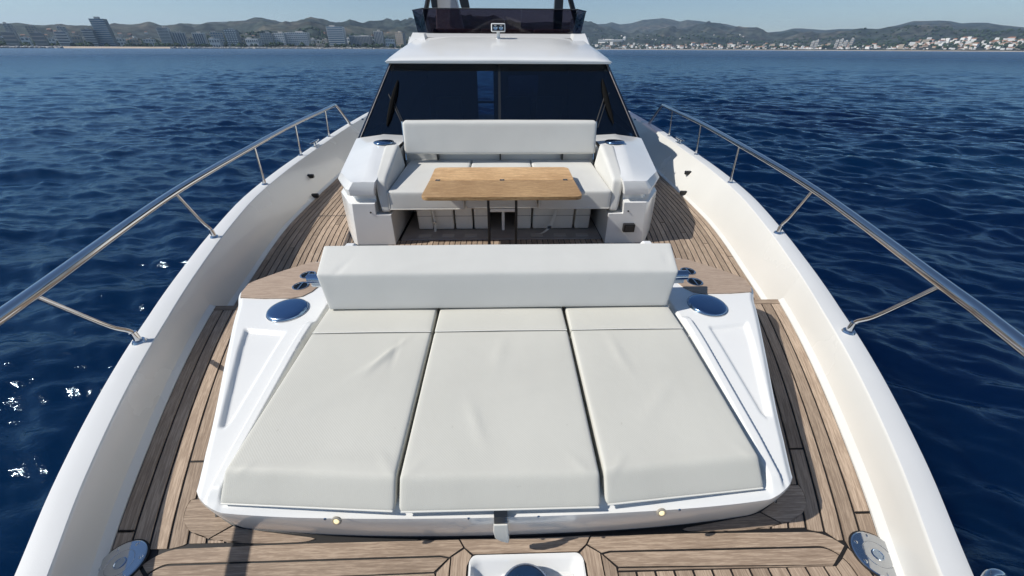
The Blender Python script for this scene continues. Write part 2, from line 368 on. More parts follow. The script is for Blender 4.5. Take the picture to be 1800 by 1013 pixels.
# ------------------------------------------------------------------ coast terrain
RIDGE = [(-700, 60), (-300, 58), (-60, 52), (100, 50), (190, 51), (240, 49), (262, 47), (285, 49), (300, 46), (320, 45), (340, 47), (365, 39), (400, 38), (430, 36), (460, 31), (478, 36), (510, 41), (530, 38), (545, 36), (570, 42), (600, 43), (615, 40), (640, 44), (665, 42), (690, 39), (720, 35), (760, 33), (830, 37), (900, 42), (960, 38), (1035, 43), (1065, 42), (1075, 39), (1090, 43), (1110, 41), (1130, 35), (1145, 34), (1165, 32), (1180, 34), (1195, 38), (1208, 35), (1230, 37), (1255, 41), (1275, 42), (1300, 48), (1325, 55), (1340, 54), (1350, 57), (1375, 55), (1395, 50), (1410, 50), (1450, 53), (1475, 51), (1500, 51), (1515, 50), (1545, 51), (1580, 44), (1605, 37), (1630, 37), (1650, 36), (1670, 37), (1690, 41), (1710, 40), (1735, 40), (1760, 44), (1800, 48), (1950, 50), (2300, 58)]
_az, _el = [], []
for px, py in RIDGE:
    d = ray(px, py); _az.append(math.atan2(d.x, d.y)); _el.append(d.z/math.hypot(d.x, d.y))
_az = np.array(_az); _el = np.array(_el)
def shore_r(az): return np.interp(az, [-1.3, -.25, -.05, .15, 1.3], [1700, 1750, 2300, 3600, 3500])
def ridge_r(az): return np.interp(az, [-1.3, -.3, .15, .6, 1.3], [6800, 7000, 8200, 8800, 8000])
def terr(az, r):
    az = np.asarray(az, float); r = np.asarray(r, float)
    r0 = shore_r(az); r1 = ridge_r(az); H = np.interp(az, _az, _el)*r1
    t = (r-r0)/(r1-r0); tc = np.clip(t, 0, 1)
    X = r*np.sin(az)/1000; Y = r*np.cos(az)/1000
    n = np.zeros(np.broadcast(X, Y).shape); amp = 1.; fq = 1.3
    for k in range(5):
        n = n+amp*(1-2*np.abs(vnoise(X*fq, Y*fq, seed=20+k))); amp *= .55; fq *= 2.0
    base = .10*tc+.90*tc**2.3
    env = np.clip(tc*2.2, 0, 1)*np.clip((1-tc)*1.6, 0, 1)
    h = H*base*(1+0*n)+env*H*.62*(n-.8)
    h = np.where(t > 1, H*np.exp(-((t-1)*3)**2), h)
    return np.where(t < 0, -6, SEA_Z+3.0+np.maximum(h, 0)*1.0)
def build_land():
    az = np.linspace(_az[0], _az[-1], 1100); tt = np.concatenate([[-.02, 0, .003], np.linspace(.01, 1.0, 85), [1.05, 1.15, 1.4]])
    A, T = np.meshgrid(az, tt); R = shore_r(A)+T*(ridge_r(A)-shore_r(A)); Z = terr(A, R)
    Z[0] = SEA_Z-1; Z[1] = SEA_Z-.3
    V = np.stack([R*np.sin(A), R*np.cos(A), Z], -1).reshape(-1, 3); nr, nc = A.shape
    F = [(i*nc+j, i*nc+j+1, (i+1)*nc+j+1, (i+1)*nc+j) for i in range(nr-1) for j in range(nc-1)]
    m = mat('hill_scrub', (.06, .075, .04), .9, spec=.1)
    geo = N(m, 'ShaderNodeNewGeometry')
    n1 = N(m, 'ShaderNodeTexNoise', Scale=.0022, Detail=12.0, Roughness=.72); L(m, geo.outputs['Position'], n1.inputs['Vector'])
    r = ramp(m, n1.outputs[0], [(.38, (.020, .030, .026)), (.52, (.038, .046, .038)), (.64, (.080, .072, .056)), (.8, (.16, .13, .10))])
    n2 = N(m, 'ShaderNodeTexNoise', Scale=.014, Detail=6.0); L(m, geo.outputs['Position'], n2.inputs['Vector'])
    r2 = ramp(m, n2.outputs[0], [(.38, (.4, .4, .4)), (.62, (1.7, 1.65, 1.6))])
    mx = N(m, 'ShaderNodeMix', data_type='RGBA', blend_type='MULTIPLY'); mx.inputs[0].default_value = 1
    L(m, r.outputs[0], mx.inputs[6]); L(m, r2.outputs[0], mx.inputs[7]); L(m, mx.outputs[2], BS(m).inputs['Base Color'])
    o = mesh('coastal_hills', V, F, m, smooth=True, angle=180); tag(o, kind='structure')
    # beaches: a pale strip just proud of the shore
    Vb, Fb = [], []
    for seg in ((-1.1, -.62), (.12, 1.1)):
        aa = np.linspace(seg[0], seg[1], 120); n0 = len(Vb)
        for a in aa:
            r0 = float(shore_r(a)); w = 26 if seg[0] < 0 else 55
            for q, zz in ((-w*.6, SEA_Z-.4), (w*.3, SEA_Z+3.6), (w, SEA_Z+4.4)): Vb.append(((r0+q)*math.sin(a), (r0+q)*math.cos(a), zz))
        for i in range(len(aa)-1):
            for k in range(2): Fb.append((n0+i*3+k, n0+i*3+3+k, n0+i*3+4+k, n0+i*3+1+k))
    sm = vary(mat('beach_sand', (.46, .38, .29), .9), (.46, .38, .29), .15, .02)
    tag(mesh('beach', Vb, Fb, sm), kind='structure')
build_land()
def hit_dist(px, py, lo=1.02):
    d = ray(px, py); az = math.atan2(d.x, d.y); el = d.z/math.hypot(d.x, d.y)
    r = np.linspace(float(shore_r(az))*lo, float(ridge_r(az)), 400); h = terr(az, r)
    k = np.where(h >= CAM.z+el*r)[0]
    return float(r[k[0]]) if len(k) else None
# ------------------------------------------------------------------ buildings
BW = vary(mat('pale_concrete', (.72, .70, .66), .8), (.72, .70, .66), .1, .05)
BG = vary(mat('grey_concrete', (.46, .44, .41), .8), (.46, .44, .41), .15, .05)
BT = vary(mat('sand_render', (.42, .35, .27), .8), (.42, .35, .27), .12, .05)
BD = vary(mat('dark_cladding', (.20, .22, .23), .5), (.20, .22, .23), .15, .05)
BR = vary(mat('brick_red_render', (.28, .17, .12), .8), (.28, .17, .12), .15, .05)
BWH = mat('white_render', (.72, .71, .68), .7)
WIN = mat('far_window_glass', (.15, .17, .19), .3)
WINB = mat('blue_curtain_glass', (.10, .18, .26), .12)
ROOFT = mat('terracotta_roof', (.34, .17, .10), .8)
def place_px(px, dist, ybase=84):
    d = ray(px, ybase); h = math.hypot(d.x, d.y); return Vector((d.x/h*dist, d.y/h*dist, 0)), math.atan2(d.x, d.y)
def height_for(P, ytop):
    lo, hi = -50., 900.
    for _ in range(40):
        mid = (lo+hi)/2; y = proj((P.x, P.y, mid))[1]
        if y > ytop: lo = mid
        else: hi = mid
    return lo
def hash_(v): return int(v*2654435761) >> 5
def building(name, label, px0, px1, ytop, dist, wm, dm=.5, floors=6, style='bands', slabm=None, group=None, cat='building', winm=None, yaw=0, base=None, roof=None):
    xc = (px0+px1)/2; P, az = place_px(xc, dist); a0 = place_px(px0, dist)[1]; a1 = place_px(px1, dist)[1]
    w = (a1-a0)*dist; dep = w*dm; zt = height_for(P, ytop); zb = SEA_Z-.5 if base is None else base
    r = thing(name, label, cat, (P.x, P.y, zb), group, -az+yaw-.08-(abs(hash_(px0*7+px1))%100)/100*.4); H = zt-zb
    def part(nm, mb, m): 
        me = bpy.data.meshes.new(nm); me.from_pydata(mb.V, [], mb.F); me.materials.append(m); o = bpy.data.objects.new(nm, me); return link(o, r)
    part('wall', MB().box(-w/2, w/2, 0, dep, 0, H), wm)
    if roof: part('roof', MB().box(-w/2-.6, w/2+.6, -.6, dep+.6, H, H+2.0), roof)
    q = ((px0*13) % 7)/7-.5; part('roof_plant', MB().box(w*q*.5-w*.16, w*q*.5+w*.16, dep*.3, dep*.75, H, H+2.2+H*.04), BG)
    for sd in (-1, 1): part('side_windows', MB().box(sd*w/2-.25, sd*w/2+.25, dep*.2, dep*.38, H*.06, H*.95).box(sd*w/2-.25, sd*w/2+.25, dep*.6, dep*.78, H*.06, H*.95), WIN)
    fh = H/floors; sh = None
    for k in range(floors):
        z = k*fh
        if style == 'bands':       # full-width glazing strip per floor with a proud slab edge
            if sh is None:
                mb = MB().box(-w/2+.8, w/2-.8, -.5, .02, fh*.35, fh*.88); o = part('window', mb, winm or WIN); sh = o.data
                mb2 = MB().box(-w/2-.3, w/2+.3, -1.6, -.02, 0, fh*.22); s2 = part('floor_slab', mb2, slabm or BWH); sh2 = s2.data
            else:
                o = bpy.data.objects.new('window', sh); link(o, r); o.location.z = z
                o = bpy.data.objects.new('floor_slab', sh2); link(o, r); o.location.z = z
        elif style == 'grid':
            nw = max(2, int(w/7))
            mb = MB()
            if sh is None: sh = {}
            for i in range(nw):
                if 'm' not in sh:
                    ww = w/nw*.30; q = MB().box(-ww, ww, -.35, .02, fh*.25, fh*.75); o = part('window', q, winm or WIN); sh['m'] = o.data
                else: o = bpy.data.objects.new('window', sh['m']); link(o, r)
                o.location = (-w/2+w*(i+.5)/nw, 0, z)
        elif style == 'fins':
            nw = max(3, int(w/6))
            if k == 0:
                for i in range(nw+1):
                    q = MB().box(-.5, .5, -1.2, -.02, 0, H); 
                    if i == 0: o = part('fin', q, slabm or BWH); fm = o.data
                    else: o = bpy.data.objects.new('fin', fm); link(o, r)
                    o.location.x = -w/2+w*i/nw
                    if i < nw:
                        if i == 0: q = MB().box(w/nw*.12, w/nw*.88, -.3, .02, H*.04, H*.95); o = part('window', q, winm or WIN); wmh = o.data
                        else: o = bpy.data.objects.new('window', wmh); link(o, r)
                        o.location.x = -w/2+w*i/nw
            break
    return r
# left waterfront, west to east in the picture (px of the foot of each block)
building('hotel_tower', 'tall white-banded seafront tower with slanting outline, tallest block on the left shore', 179, 207, 33, 1850, BD, .5, 16, 'bands', BWH, winm=WINB)
building('hotel_annex', 'lower white-banded wing standing against the left foot of the tall seafront tower', 157, 177, 52, 1845, BD, .7, 8, 'bands', BWH)
building('office_block', 'squat white block with dark glazing bands between trees and the tall tower', 108, 130, 56, 1800, BWH, .6, 6, 'bands', BWH)
building('glass_hall', 'low dark glazed hall near the left edge of the shore', 16, 38, 57, 1780, BD, .6, 4, 'bands', BG)
building('dark_block', 'low dark blocky building second from the left on the shore', 66, 88, 58, 1780, BD, .6, 4, 'bands', BG)
building('apartment_tower', 'grey-brown residential tower behind the trees at far left', 28, 42, 42, 2400, BG, .8, 12, 'grid')
building('apartment_tower', 'grey-brown tower rising behind the low dark hall', 64, 80, 46, 2400, BT, .8, 10, 'grid')
building('apartment_tower', 'dim tower top showing behind the squat white block', 118, 133, 47, 2450, BG, .8, 10, 'grid')
building('apartment_block', 'broad dim block at the extreme left edge behind the trees', -14, 12, 49, 2300, BT, .6, 8, 'grid')
building('round_tower', 'pale rounded residential tower with narrow floor lines right of the beach', 288, 308, 49, 1900, BW, .9, 14, 'bands', BW)
building('apartment_block', 'long grey block with vertical fins right of the pale rounded tower', 312, 334, 57, 1900, BG, .5, 8, 'fins', BW)
building('apartment_block', 'white-finned mid-rise block before the wooded hill', 346, 366, 58, 1900, BW, .6, 8, 'fins', BWH)
building('glass_block', 'grey glazed block with white annexe in front', 378, 400, 57, 1920, BG, .5, 7, 'grid', winm=WINB)
building('white_hall', 'small bright white hall with arched front by the breakwater', 371, 390, 68, 1800, BWH, .6, 2, 'grid')
building('dark_tower', 'dark tower with white square bays above the marina', 402, 424, 52, 1900, BD, .7, 9, 'grid', winm=BWH)
building('white_hall', 'low white complex with stepped roof right of the dark tower', 434, 458, 68, 1850, BWH, .6, 2, 'grid')
building('grey_block', 'grey-green block beside the stepped white complex', 463, 484, 58, 1900, BG, .6, 7, 'grid')
building('white_block', 'white apartment block with balconies left of the long white complex', 485, 506, 58, 1900, BWH, .5, 7, 'grid')
building('white_complex', 'long white apartment complex with rows of small windows near the marina masts', 506, 546, 57, 1900, BW, .4, 8, 'grid')
building('glass_tower', 'tall pale blue glass tower, tallest between the marina and the yacht roof', 580, 609, 47, 1900, BWH, .5, 12, 'bands', BWH, winm=WINB)
building('rotunda', 'broad dark round-fronted block under a white roof right of the glass tower', 617, 653, 64, 1900, BD, .5, 4, 'fins', BG, roof=BWH)
building('apartment_tower', 'grey ribbed tower nearest the yacht roof on the left', 661, 675, 55, 1900, BG, .8, 10, 'fins', BW)
building('apartment_tower', 'brownish tower half hidden by the wheelhouse roof', 697, 711, 57, 1950, BT, .8, 9, 'grid')
building('apartment_block', 'low pale block between two towers beside the wheelhouse roof', 679, 695, 69, 1900, BW, .6, 3, 'grid')
FILL = [(44, 60, 66, BWH, 'small white block low on the shore between two dark halls'), (92, 104, 68, BW, 'low pale block left of the squat white block'), (134, 150, 64, BT, 'sand coloured block between the squat block and hotel annex'), (210, 226, 68, BW, 'low pale block right of the tall seafront tower'), (232, 250, 70, BT, 'low tan block behind the beach, left half'), (256, 276, 69, BW, 'low pale block behind the beach, right half'), (424, 433, 66, BT, 'narrow tan block against the dark tower with white bays'), (459, 463, 70, BWH, 'thin white block by the grey-green block'), (547, 556, 68, BW, 'low pale block at the left of the marina masts'), (557, 568, 71, BWH, 'small white block behind the marina masts, left'), (569, 579, 69, BT, 'tan block at the foot of the blue glass tower'), (610, 617, 67, BWH, 'narrow white block between glass tower and rotunda'), (654, 660, 69, BW, 'narrow pale block left of the grey ribbed tower'), (336, 345, 67, BT, 'narrow tan block right of the long finned block')]
for a_, b_, y_, m_, l_ in FILL: building('apartment_block', l_, a_, b_, y_, 2000, m_, .6, 3, 'grid')
# right side: towers and large pale blocks
for i, (a, b, y, lab) in enumerate([(1423, 1428, 73, 'slim sand tower, left of the pair on the right shore'), (1429, 1435, 71, 'slim sand tower, right of the pair on the right shore'), (1465, 1470, 71, 'leftmost tower of the pale cluster on the right shore'), (1472, 1477, 69, 'tallest tower of the pale cluster on the right shore'), (1479, 1486, 72, 'broad tower at the right of the pale cluster on the right shore'), (1490, 1496, 68, 'grey tower uphill behind the pale cluster')]):
    building('apartment_tower', lab, a, b, y, 3700 if i < 5 else 3900, BW if i < 5 else BG, .8, 6, 'bands', BT)
building('hospital', 'long low white institution on the slope right of the wheelhouse roof', 1048, 1094, 70, 4300, BWH, .3, 3, 'bands', BWH)
building('chimney_tower', 'small white square tower at the end of the long low institution', 1093, 1097, 65, 4290, BWH, 1, 3, 'grid')
# small houses of the hillside towns
def houses(n, xr, yr, group, label, mats, wr=(9, 22), seed=1, dens=None):
    g = random.Random(seed); made = 0; meshes = {}
    for _ in range(n*4):
        if made >= n: break
        px = g.uniform(*xr); py = g.uniform(*yr(px) if callable(yr) else yr)
        r = hit_dist(px, py)
        if not r: continue
        r += 12; d = ray(px, py); h = math.hypot(d.x, d.y); P = (d.x/h*r, d.y/h*r)
        w = g.uniform(*wr)*r/3500; k = g.randrange(len(mats)); sq = g.choice((0, 1, 2))
        if (k, sq) not in meshes:
            me = bpy.data.meshes.new('house'); hh = (.55, .8, 1.1)[sq]; mb = MB().box(-.5, .5, -.35, .35, 0, hh)
            if sq != 2: mb.add([(-.55, -.4, hh+.001), (.55, -.4, hh+.001), (.55, .4, hh+.001), (-.55, .4, hh+.001), (-.5, 0, hh+.22), (.5, 0, hh+.22)], [(0, 1, 5, 4), (2, 3, 4, 5), (1, 2, 5), (3, 0, 4), (3, 2, 1, 0)])
            me.from_pydata(mb.V, [], mb.F); me.materials.append(mats[k]); me.materials.append(ROOFT)
            for p in me.polygons[6:]: p.material_index = 1
            meshes[(k, sq)] = me
        o = bpy.data.objects.new('house', meshes[(k, sq)]); link(o)
        o.location = (P[0], P[1], float(terr(math.atan2(P[0], P[1]), r))-2); o.scale = (w, w, w*g.uniform(.7, 1.1)); o.rotation_euler.z = -math.atan2(P[0], P[1])+g.uniform(-.6, .6)
        tag(o, label, 'house', group); made += 1
MM = [BWH, BW, BT, BW, BWH, BT]
houses(70, (1045, 1330), (80, 87), 'houses of the right-hand shore town', 'small pale house packed along the shore right of the wheelhouse', MM, seed=11)
houses(45, (1330, 1640), (80, 89), 'houses along the middle of the right shore', 'small pale house on the flat shore below the low saddle', MM, seed=12)
houses(95, (1600, 1800), (72, 88), 'houses under the big right-hand hill', 'small pale house on the slope below the far right hill', MM, seed=13)
houses(20, (1040, 1330), (62, 79), 'houses scattered up the right hillside', 'small white house scattered up the green slope', [BWH, BW], (5, 9), seed=14)
houses(34, (200, 700), (60, 78), 'hazy houses behind the left waterfront', 'small dim house on the rise behind the left waterfront', [BG, BT, BW, BR], (8, 18), seed=15)
houses(22, (-30, 280), (58, 76), 'dim blocks behind the shore trees at left', 'dim block standing among trees behind the left shore', [BG, BT, BR], (12, 24), seed=16)
def town_mass():
    g = random.Random(77); V = []; F = []; mi = []
    for _ in range(520):
        if g.random() < .72: px = g.uniform(1040, 1800); py = g.uniform(*((79, 89) if px < 1600 else (74, 89)))
        else: px = g.uniform(-20, 700); py = g.uniform(64, 79)
        r = hit_dist(px, py)
        if not r: continue
        d = ray(px, py); h = math.hypot(d.x, d.y); az = math.atan2(d.x, d.y); x, y = d.x/h*r, d.y/h*r; z = float(terr(az, r))-2
        w = g.uniform(5, 15)*r/3500; hh = w*g.uniform(.4, .9); a = -az+g.uniform(-.5, .5); n = len(V); ca, sa = math.cos(a), math.sin(a)
        q = MB().box(-w/2, w/2, -w*.3, w*.3, 0, hh)
        V += [(x+p[0]*ca-p[1]*sa, y+p[0]*sa+p[1]*ca, z+p[2]) for p in q.V]; F += [tuple(i+n for i in f) for f in q.F]; mi += [0 if (px > 900 and g.random() < .6) else 1 if g.random() < .5 else 2]*6
    o = mesh('town_houses', V, F, [BWH, BW, BT]); 
    for p, k in zip(o.data.polygons, mi): p.material_index = k
    tag(o, 'crowd of tiny pale houses spread over the coastal slopes', 'houses', kind='stuff')
town_mass()
# shore trees, one mass
def shore_trees():
    g = random.Random(5); V = []; F = []
    ph = (1+5**.5)/2; ico = [Vector(v).normalized() for v in [(-1, ph, 0), (1, ph, 0), (-1, -ph, 0), (1, -ph, 0), (0, -1, ph), (0, 1, ph), (0, -1, -ph), (0, 1, -ph), (ph, 0, -1), (ph, 0, 1), (-ph, 0, -1), (-ph, 0, 1)]]
    IF = [(0, 11, 5), (0, 5, 1), (0, 1, 7), (0, 7, 10), (0, 10, 11), (1, 5, 9), (5, 11, 4), (11, 10, 2), (10, 7, 6), (7, 1, 8), (3, 9, 4), (3, 4, 2), (3, 2, 6), (3, 6, 8), (3, 8, 9), (4, 9, 5), (2, 4, 11), (6, 2, 10), (8, 6, 7), (9, 8, 1)]
    for _ in range(2600):
        if g.random() < .55: px = g.uniform(-40, 720); r = g.uniform(1790, 2700); s = g.uniform(3.5, 8.5)
        else: px = g.uniform(1040, 1840); r = g.uniform(3640, 5200); s = g.uniform(5, 12)
        P, az = place_px(px, r); z = float(terr(az, r)); n = len(V)
        for v in ico: V.append((P.x+v.x*s*g.uniform(.7, 1.3), P.y+v.y*s*g.uniform(.7, 1.3), z+s*.6+v.z*s*g.uniform(.6, 1.1)))
        F += [tuple(i+n for i in f) for f in IF]
    m = vary(mat('tree_foliage', (.035, .055, .025), .9, spec=.1), (.035, .055, .025), .5, .05)
    tag(mesh('shore_trees', V, F, m), 'dark green trees in a band along the shore', 'trees', kind='stuff')
    # rock breakwater
    V = []; F = []
    for _ in range(1500):
        px = g.choice((g.uniform(-40, 110), g.uniform(300, 720), g.uniform(300, 720))); r = g.uniform(1690, 1735); P, az = place_px(px, float(shore_r(place_px(px, r)[1]))-g.uniform(5, 45)); s = g.uniform(1.5, 3.6); n = len(V)
        z = SEA_Z+g.uniform(-.5, 3.4)
        for v in ico: V.append((P.x+v.x*s*g.uniform(.6, 1.3), P.y+v.y*s*g.uniform(.6, 1.3), z+v.z*s*.8))
        F += [tuple(i+n for i in f) for f in IF]
    tag(mesh('breakwater_rocks', V, F, BG), 'grey boulders heaped along the waterline', 'rocks', kind='stuff')
shore_trees()
g = random.Random(9)
mastmesh = None
for i in range(13):
    px = 550+i*2.3+g.uniform(-.8, .8); P, az = place_px(px, 1830)
    if mastmesh is None:
        mastmesh = bpy.data.meshes.new('mast'); mb = MB().tube([(0, 0, 0), (0, 0, 1)], [.012, .008], 6); mb.box(-.09, .09, -.01, .01, .55, .565); mastmesh.from_pydata(mb.V, [], mb.F); mastmesh.materials.append(BWH)
    o = bpy.data.objects.new('sailboat_mast', mastmesh); link(o); o.location = (P.x, P.y, SEA_Z); s = g.uniform(26, 38); o.scale = (s, s, s)
    tag(o, 'thin pale sailboat mast in the marina left of the blue glass tower', 'mast', 'masts in the marina')
# haze
hz = mesh('haze', *(lambda b: (b.V, b.F))(MB().box(-14500, 14500, -14500, 14500, SEA_Z-9, 700)), mat('haze_surface', (1, 1, 1)))
tag(hz, 'pale sea haze softening the far coast', 'haze', kind='stuff')
hm = bpy.data.materials.new('haze_air'); hm.use_nodes = True; hm.node_tree.nodes.clear()
ho = hm.node_tree.nodes.new('ShaderNodeOutputMaterial'); hv = hm.node_tree.nodes.new('ShaderNodeVolumePrincipled')
hv.inputs['Color'].default_value = (.58, .77, 1, 1); hv.inputs['Density'].default_value = 5.2e-5; hv.inputs['Anisotropy'].default_value = .2
hm.node_tree.links.new(hv.outputs[0], ho.inputs['Volume']); hz.data.materials.clear(); hz.data.materials.append(hm)

# ------------------------------------------------------------------ decks
def sheet(name, pts, z, m, parent=None, kind=None):
    V = [(x, y, z) for x, y in pts]; o = mesh(name, V, [tuple(range(len(V)))], m, parent)
    if kind: tag(o, kind=kind)
    return o
def deck_outline(y0, y1, z, n=40):
    ys = np.linspace(y0, y1, n); return [(footC(y)+.02, y) for y in ys]+[(-footC(y)-.02, y) for y in ys[::-1]]
def grid_sheet(name, y0, y1, z, m, hole=None):
    ys = np.linspace(y0, y1, 60); V = []; F = []
    for y in ys: w = footC(y)+.03; V += [(-w+DXB, y, z), (w+DXB, y, z)]
    for i in range(len(ys)-1): F.append((2*i, 2*i+1, 2*i+3, 2*i+2))
    return tag(mesh(name, V, F, m), kind='structure')
TH = .005
# foredeck base with an opening for the anchor locker: built as pieces around the hole
WX0, WX1, WY0, WY1 = -.118, .318, .12, .668
def foredeck():
    V = []; F = []
    def quad(a, b, c, d): n = len(V); V.extend([(*p, -TH) for p in (a, b, c, d)]); F.append((n, n+1, n+2, n+3))
    ys = list(np.linspace(-2.85, WY0, 30))
    for a, b in zip(ys[:-1], ys[1:]): quad((-footC(a)-.02+DXB, a), (footC(a)+.02+DXB, a), (footC(b)+.02+DXB, b), (-footC(b)-.02+DXB, b))
    ys = list(np.linspace(WY0, WY1, 8))
    for a, b in zip(ys[:-1], ys[1:]):
        quad((-footC(a)-.02+DXB, a), (WX0, a), (WX0, b), (-footC(b)-.02+DXB, b)); quad((WX1, a), (footC(a)+.02+DXB, a), (footC(b)+.02+DXB, b), (WX1, b))
    ys = list(np.linspace(WY1, STEP_Y, 24))
    for a, b in zip(ys[:-1], ys[1:]): quad((-footC(a)-.02+DXB, a), (footC(a)+.02+DXB, a), (footC(b)+.02+DXB, b), (-footC(b)-.02+DXB, b))
    return tag(mesh('foredeck', V, F, CAULK), kind='structure')
FD = foredeck()
riser = mesh('deck_step', [(-2.3, STEP_Y, -TH), (2.3, STEP_Y, -TH), (2.3, STEP_Y, AFT_Z-.01), (-2.3, STEP_Y, AFT_Z-.01)], [(0, 1, 2, 3)], GEL); tag(riser, kind='structure')
AD = grid_sheet('aft_deck', STEP_Y, 13.5, AFT_Z-TH, CAULK)
def plank(poly, z, parent, axis='y', m=TEAK, name='plank', vfun=None):
    n = len(poly); e = TH*.96
    V = [(x, y, z) for x, y in poly]+[(x, y, z-e) for x, y in poly]
    a = sum(poly[i][0]*poly[(i+1) % n][1]-poly[(i+1) % n][0]*poly[i][1] for i in range(n))
    if abs(a) < 2*4e-5: return None
    if a < 0: poly = poly[::-1]; V = [(x, y, z) for x, y in poly]+[(x, y, z-e) for x, y in poly]
    F = [tuple(range(n))]+[(i, i+n, (i+1) % n+n, (i+1) % n) for i in range(n)]
    uv = []
    for x, y in list(poly)*2:
        uv.append((y, vfun(x, y) if vfun else x) if axis == 'y' else (x, y))
    return mesh(name, V, F, m, parent, uv=uv)
def strips(sgn, ys, pitch, k0, k1, lo, hi_off, z, parent, gap=.0115, joints=(), first=None):
    """planks parallel to the bulwark foot"""
    for k in range(k0, k1):
        o0 = hi_off+k*pitch+gap/2; o1 = hi_off+(k+1)*pitch-gap/2
        js = sorted(j+((k*37) % 5)*.31 for j in joints if k % 3 == 0); cuts = [ys[0]]+[j for j in js if ys[0] < j < ys[-1]]+[ys[-1]]
        for c0, c1 in zip(cuts[:-1], cuts[1:]):
            yy = [y for y in ys if c0 < y < c1]; yy = [c0+(gap/2 if c0 != ys[0] else 0)]+yy+[c1-(gap/2 if c1 != ys[-1] else 0)]
            run = []
            def flush(run):
                if len(run) >= 2:
                    V = []; F = []; uv = []; n = len(run); e = TH*.96
                    for (y, a, b) in run:
                        V += [(sgn*a+DXB, y, z), (sgn*b+DXB, y, z), (sgn*a+DXB, y, z-e), (sgn*b+DXB, y, z-e)]; uv += [(y, a-footC(y)), (y, b-footC(y))]*2
                    for i in range(n-1):
                        p = 4*i; q = p+4
                        for f in ((p, p+1, q+1, q), (p+1, p+3, q+3, q+1), (p, q, q+2, p+2)): F.append(f if sgn > 0 else f[::-1])
                    F += [(0, 2, 3, 1), (4*n-4, 4*n-3, 4*n-1, 4*n-2)]
                    mesh('plank', V, F, TEAK, parent, uv=uv)
            for y in yy:
                a = footC(y)-o1; b = footC(y)-o0; l = lo(y)-sgn*DXB; a2 = max(a, l)
                if b-a2 > .003: run.append((y, a2, b))
                elif run: flush(run); run = []
            flush(run)
conFoot = smooth_curve([(.82, 1.20), (.86, 1.255), (.92, 1.285), (1.05, 1.335), (1.15, 1.37), (1.55, 1.52), (1.95, 1.66), (2.15, 1.73), (2.30, 1.70), (2.5, 1.68)])
MOUT = [(p.x, p.y) for p in bez([(.765, .752, 0), (.82, .742, 0), (1.02, .742, 0), (1.17, .757, 0), (1.285, .788, 0), (1.352, .835, 0), (1.379, .89, 0), (1.381, .925, 0)], 5)]
Mout = [(y+.004, x+.004) for x, y in MOUT if x >= 1.0]
ARC = (1.29, .591)
def arc(r_, a0, a1, n=6): return [(ARC[0]+r_*math.cos(math.radians(a0+(a1-a0)*k/n)), ARC[1]+r_*math.sin(math.radians(a0+(a1-a0)*k/n))) for k in range(n+1)]
Acur = [(.28, 1.432), (.59, 1.432), (.64, 1.428), (.665, 1.42), (.70, 1.385), (.722, 1.34), (.735, 1.28)]
def lo_fore(y):
    if y < .740:
        return 1.29+(math.sqrt(max(0, .145**2-(y-.591)**2)) if y > .591 else .145)
    if y < .928: return interp(y, Mout)
    return conFoot(y)+.004
ysf = sorted(set(list(np.linspace(.28, .73, 14))+[.7345, .7398, .7465, .75, .756, .77, .785, .798, .815, .83, .85, .865, .89, .9227, .9305]+list(np.linspace(.96, 2.37, 30))))
for sgn in (-1, 1):
    strips(sgn, ysf,   .075, 0, 9, lo_fore, .036, 0, FD, joints=(.80,))
    # nosing board over the step
    plank([(sgn*(conFoot(2.38)+.01), 2.376), (sgn*(footC(2.38)-.03)+DXB, 2.376), (sgn*(footC(2.42)-.03)+DXB, STEP_Y+.012), (sgn*(conFoot(2.4)+.01), STEP_Y+.012)], 0, FD, 'x')
    # margin planks round the front corners of the sun pad
    k = min(range(len(MOUT)), key=lambda q: abs(MOUT[q][0]-1.19))
    plank([(sgn*x, y) for x, y in MOUT[:k+1]+[(1.13, .809), (1.0, .786), (.785, .7575)]], 0, FD, 'x')
    plank([(sgn*x, y) for x, y in [(MOUT[k][0]+.007, MOUT[k][1]+.002)]+MOUT[k+1:]+[(1.29, .925), (1.252, .88), (1.205, .845), (1.138, .813)]], 0, FD, 'x')
    # framed panel: bands 1 and 2 and their turned ends
    ix = (lambda x: x) if sgn > 0 else (lambda x: -(x-.2))      # inner ends mirror about the anchor locker (x = .1)
    S_ = lambda P: [(sgn*x, y) for x, y in P]
    plank([(ix(.354), .706), (ix(.374), .734), (sgn*.76, .735)]+S_(arc(.137, 90, 37.5))+S_(arc(.086, 39, 90))+[(ix(.44), .680), (ix(.405), .674)], 0, FD, 'x')
    plank([(ix(.412), .668), (ix(.44), .673)]+S_(arc(.078, 90, 40))+[(sgn*1.309, .613), (sgn*1.305, .611), (ix(.46), .625)], 0, FD, 'x')
    plank(S_(arc(.137, 32.5, 0))+[(sgn*1.427, .28), (sgn*1.376, .28)]+S_(arc(.086, 0, 31)), 0, FD, 'y')
    plank(S_(arc(.078, 30, 0))+[(sgn*1.368, .28), (sgn*1.315, .28), (sgn*1.315, .606)], 0, FD, 'y')
    plank([(ix(.348), .700), (ix(.396), .672), (ix(.396), .28), (ix(.335), .28), (ix(.335), .64), (ix(.318), .676)], 0, FD, 'y')
    plank([(ix(.402), .668), (ix(.448), .622), (ix(.448), .28), (ix(.402), .28)], 0, FD, 'y')
    x = abs(ix(.454)); 
    while x < 1.30:
        x2 = min(x+.0635, 1.308); plank([(sgn*x, .28), (sgn*x2, .28), (sgn*x2, .605), (sgn*x, .605)] if x > .5 or True else [], 0, FD, 'y'); x = x2+.0105
    plank([(ix(.454), .612), (sgn*1.30, .606), (sgn*1.30, .609), (ix(.458), .619)], 0, FD, 'x')
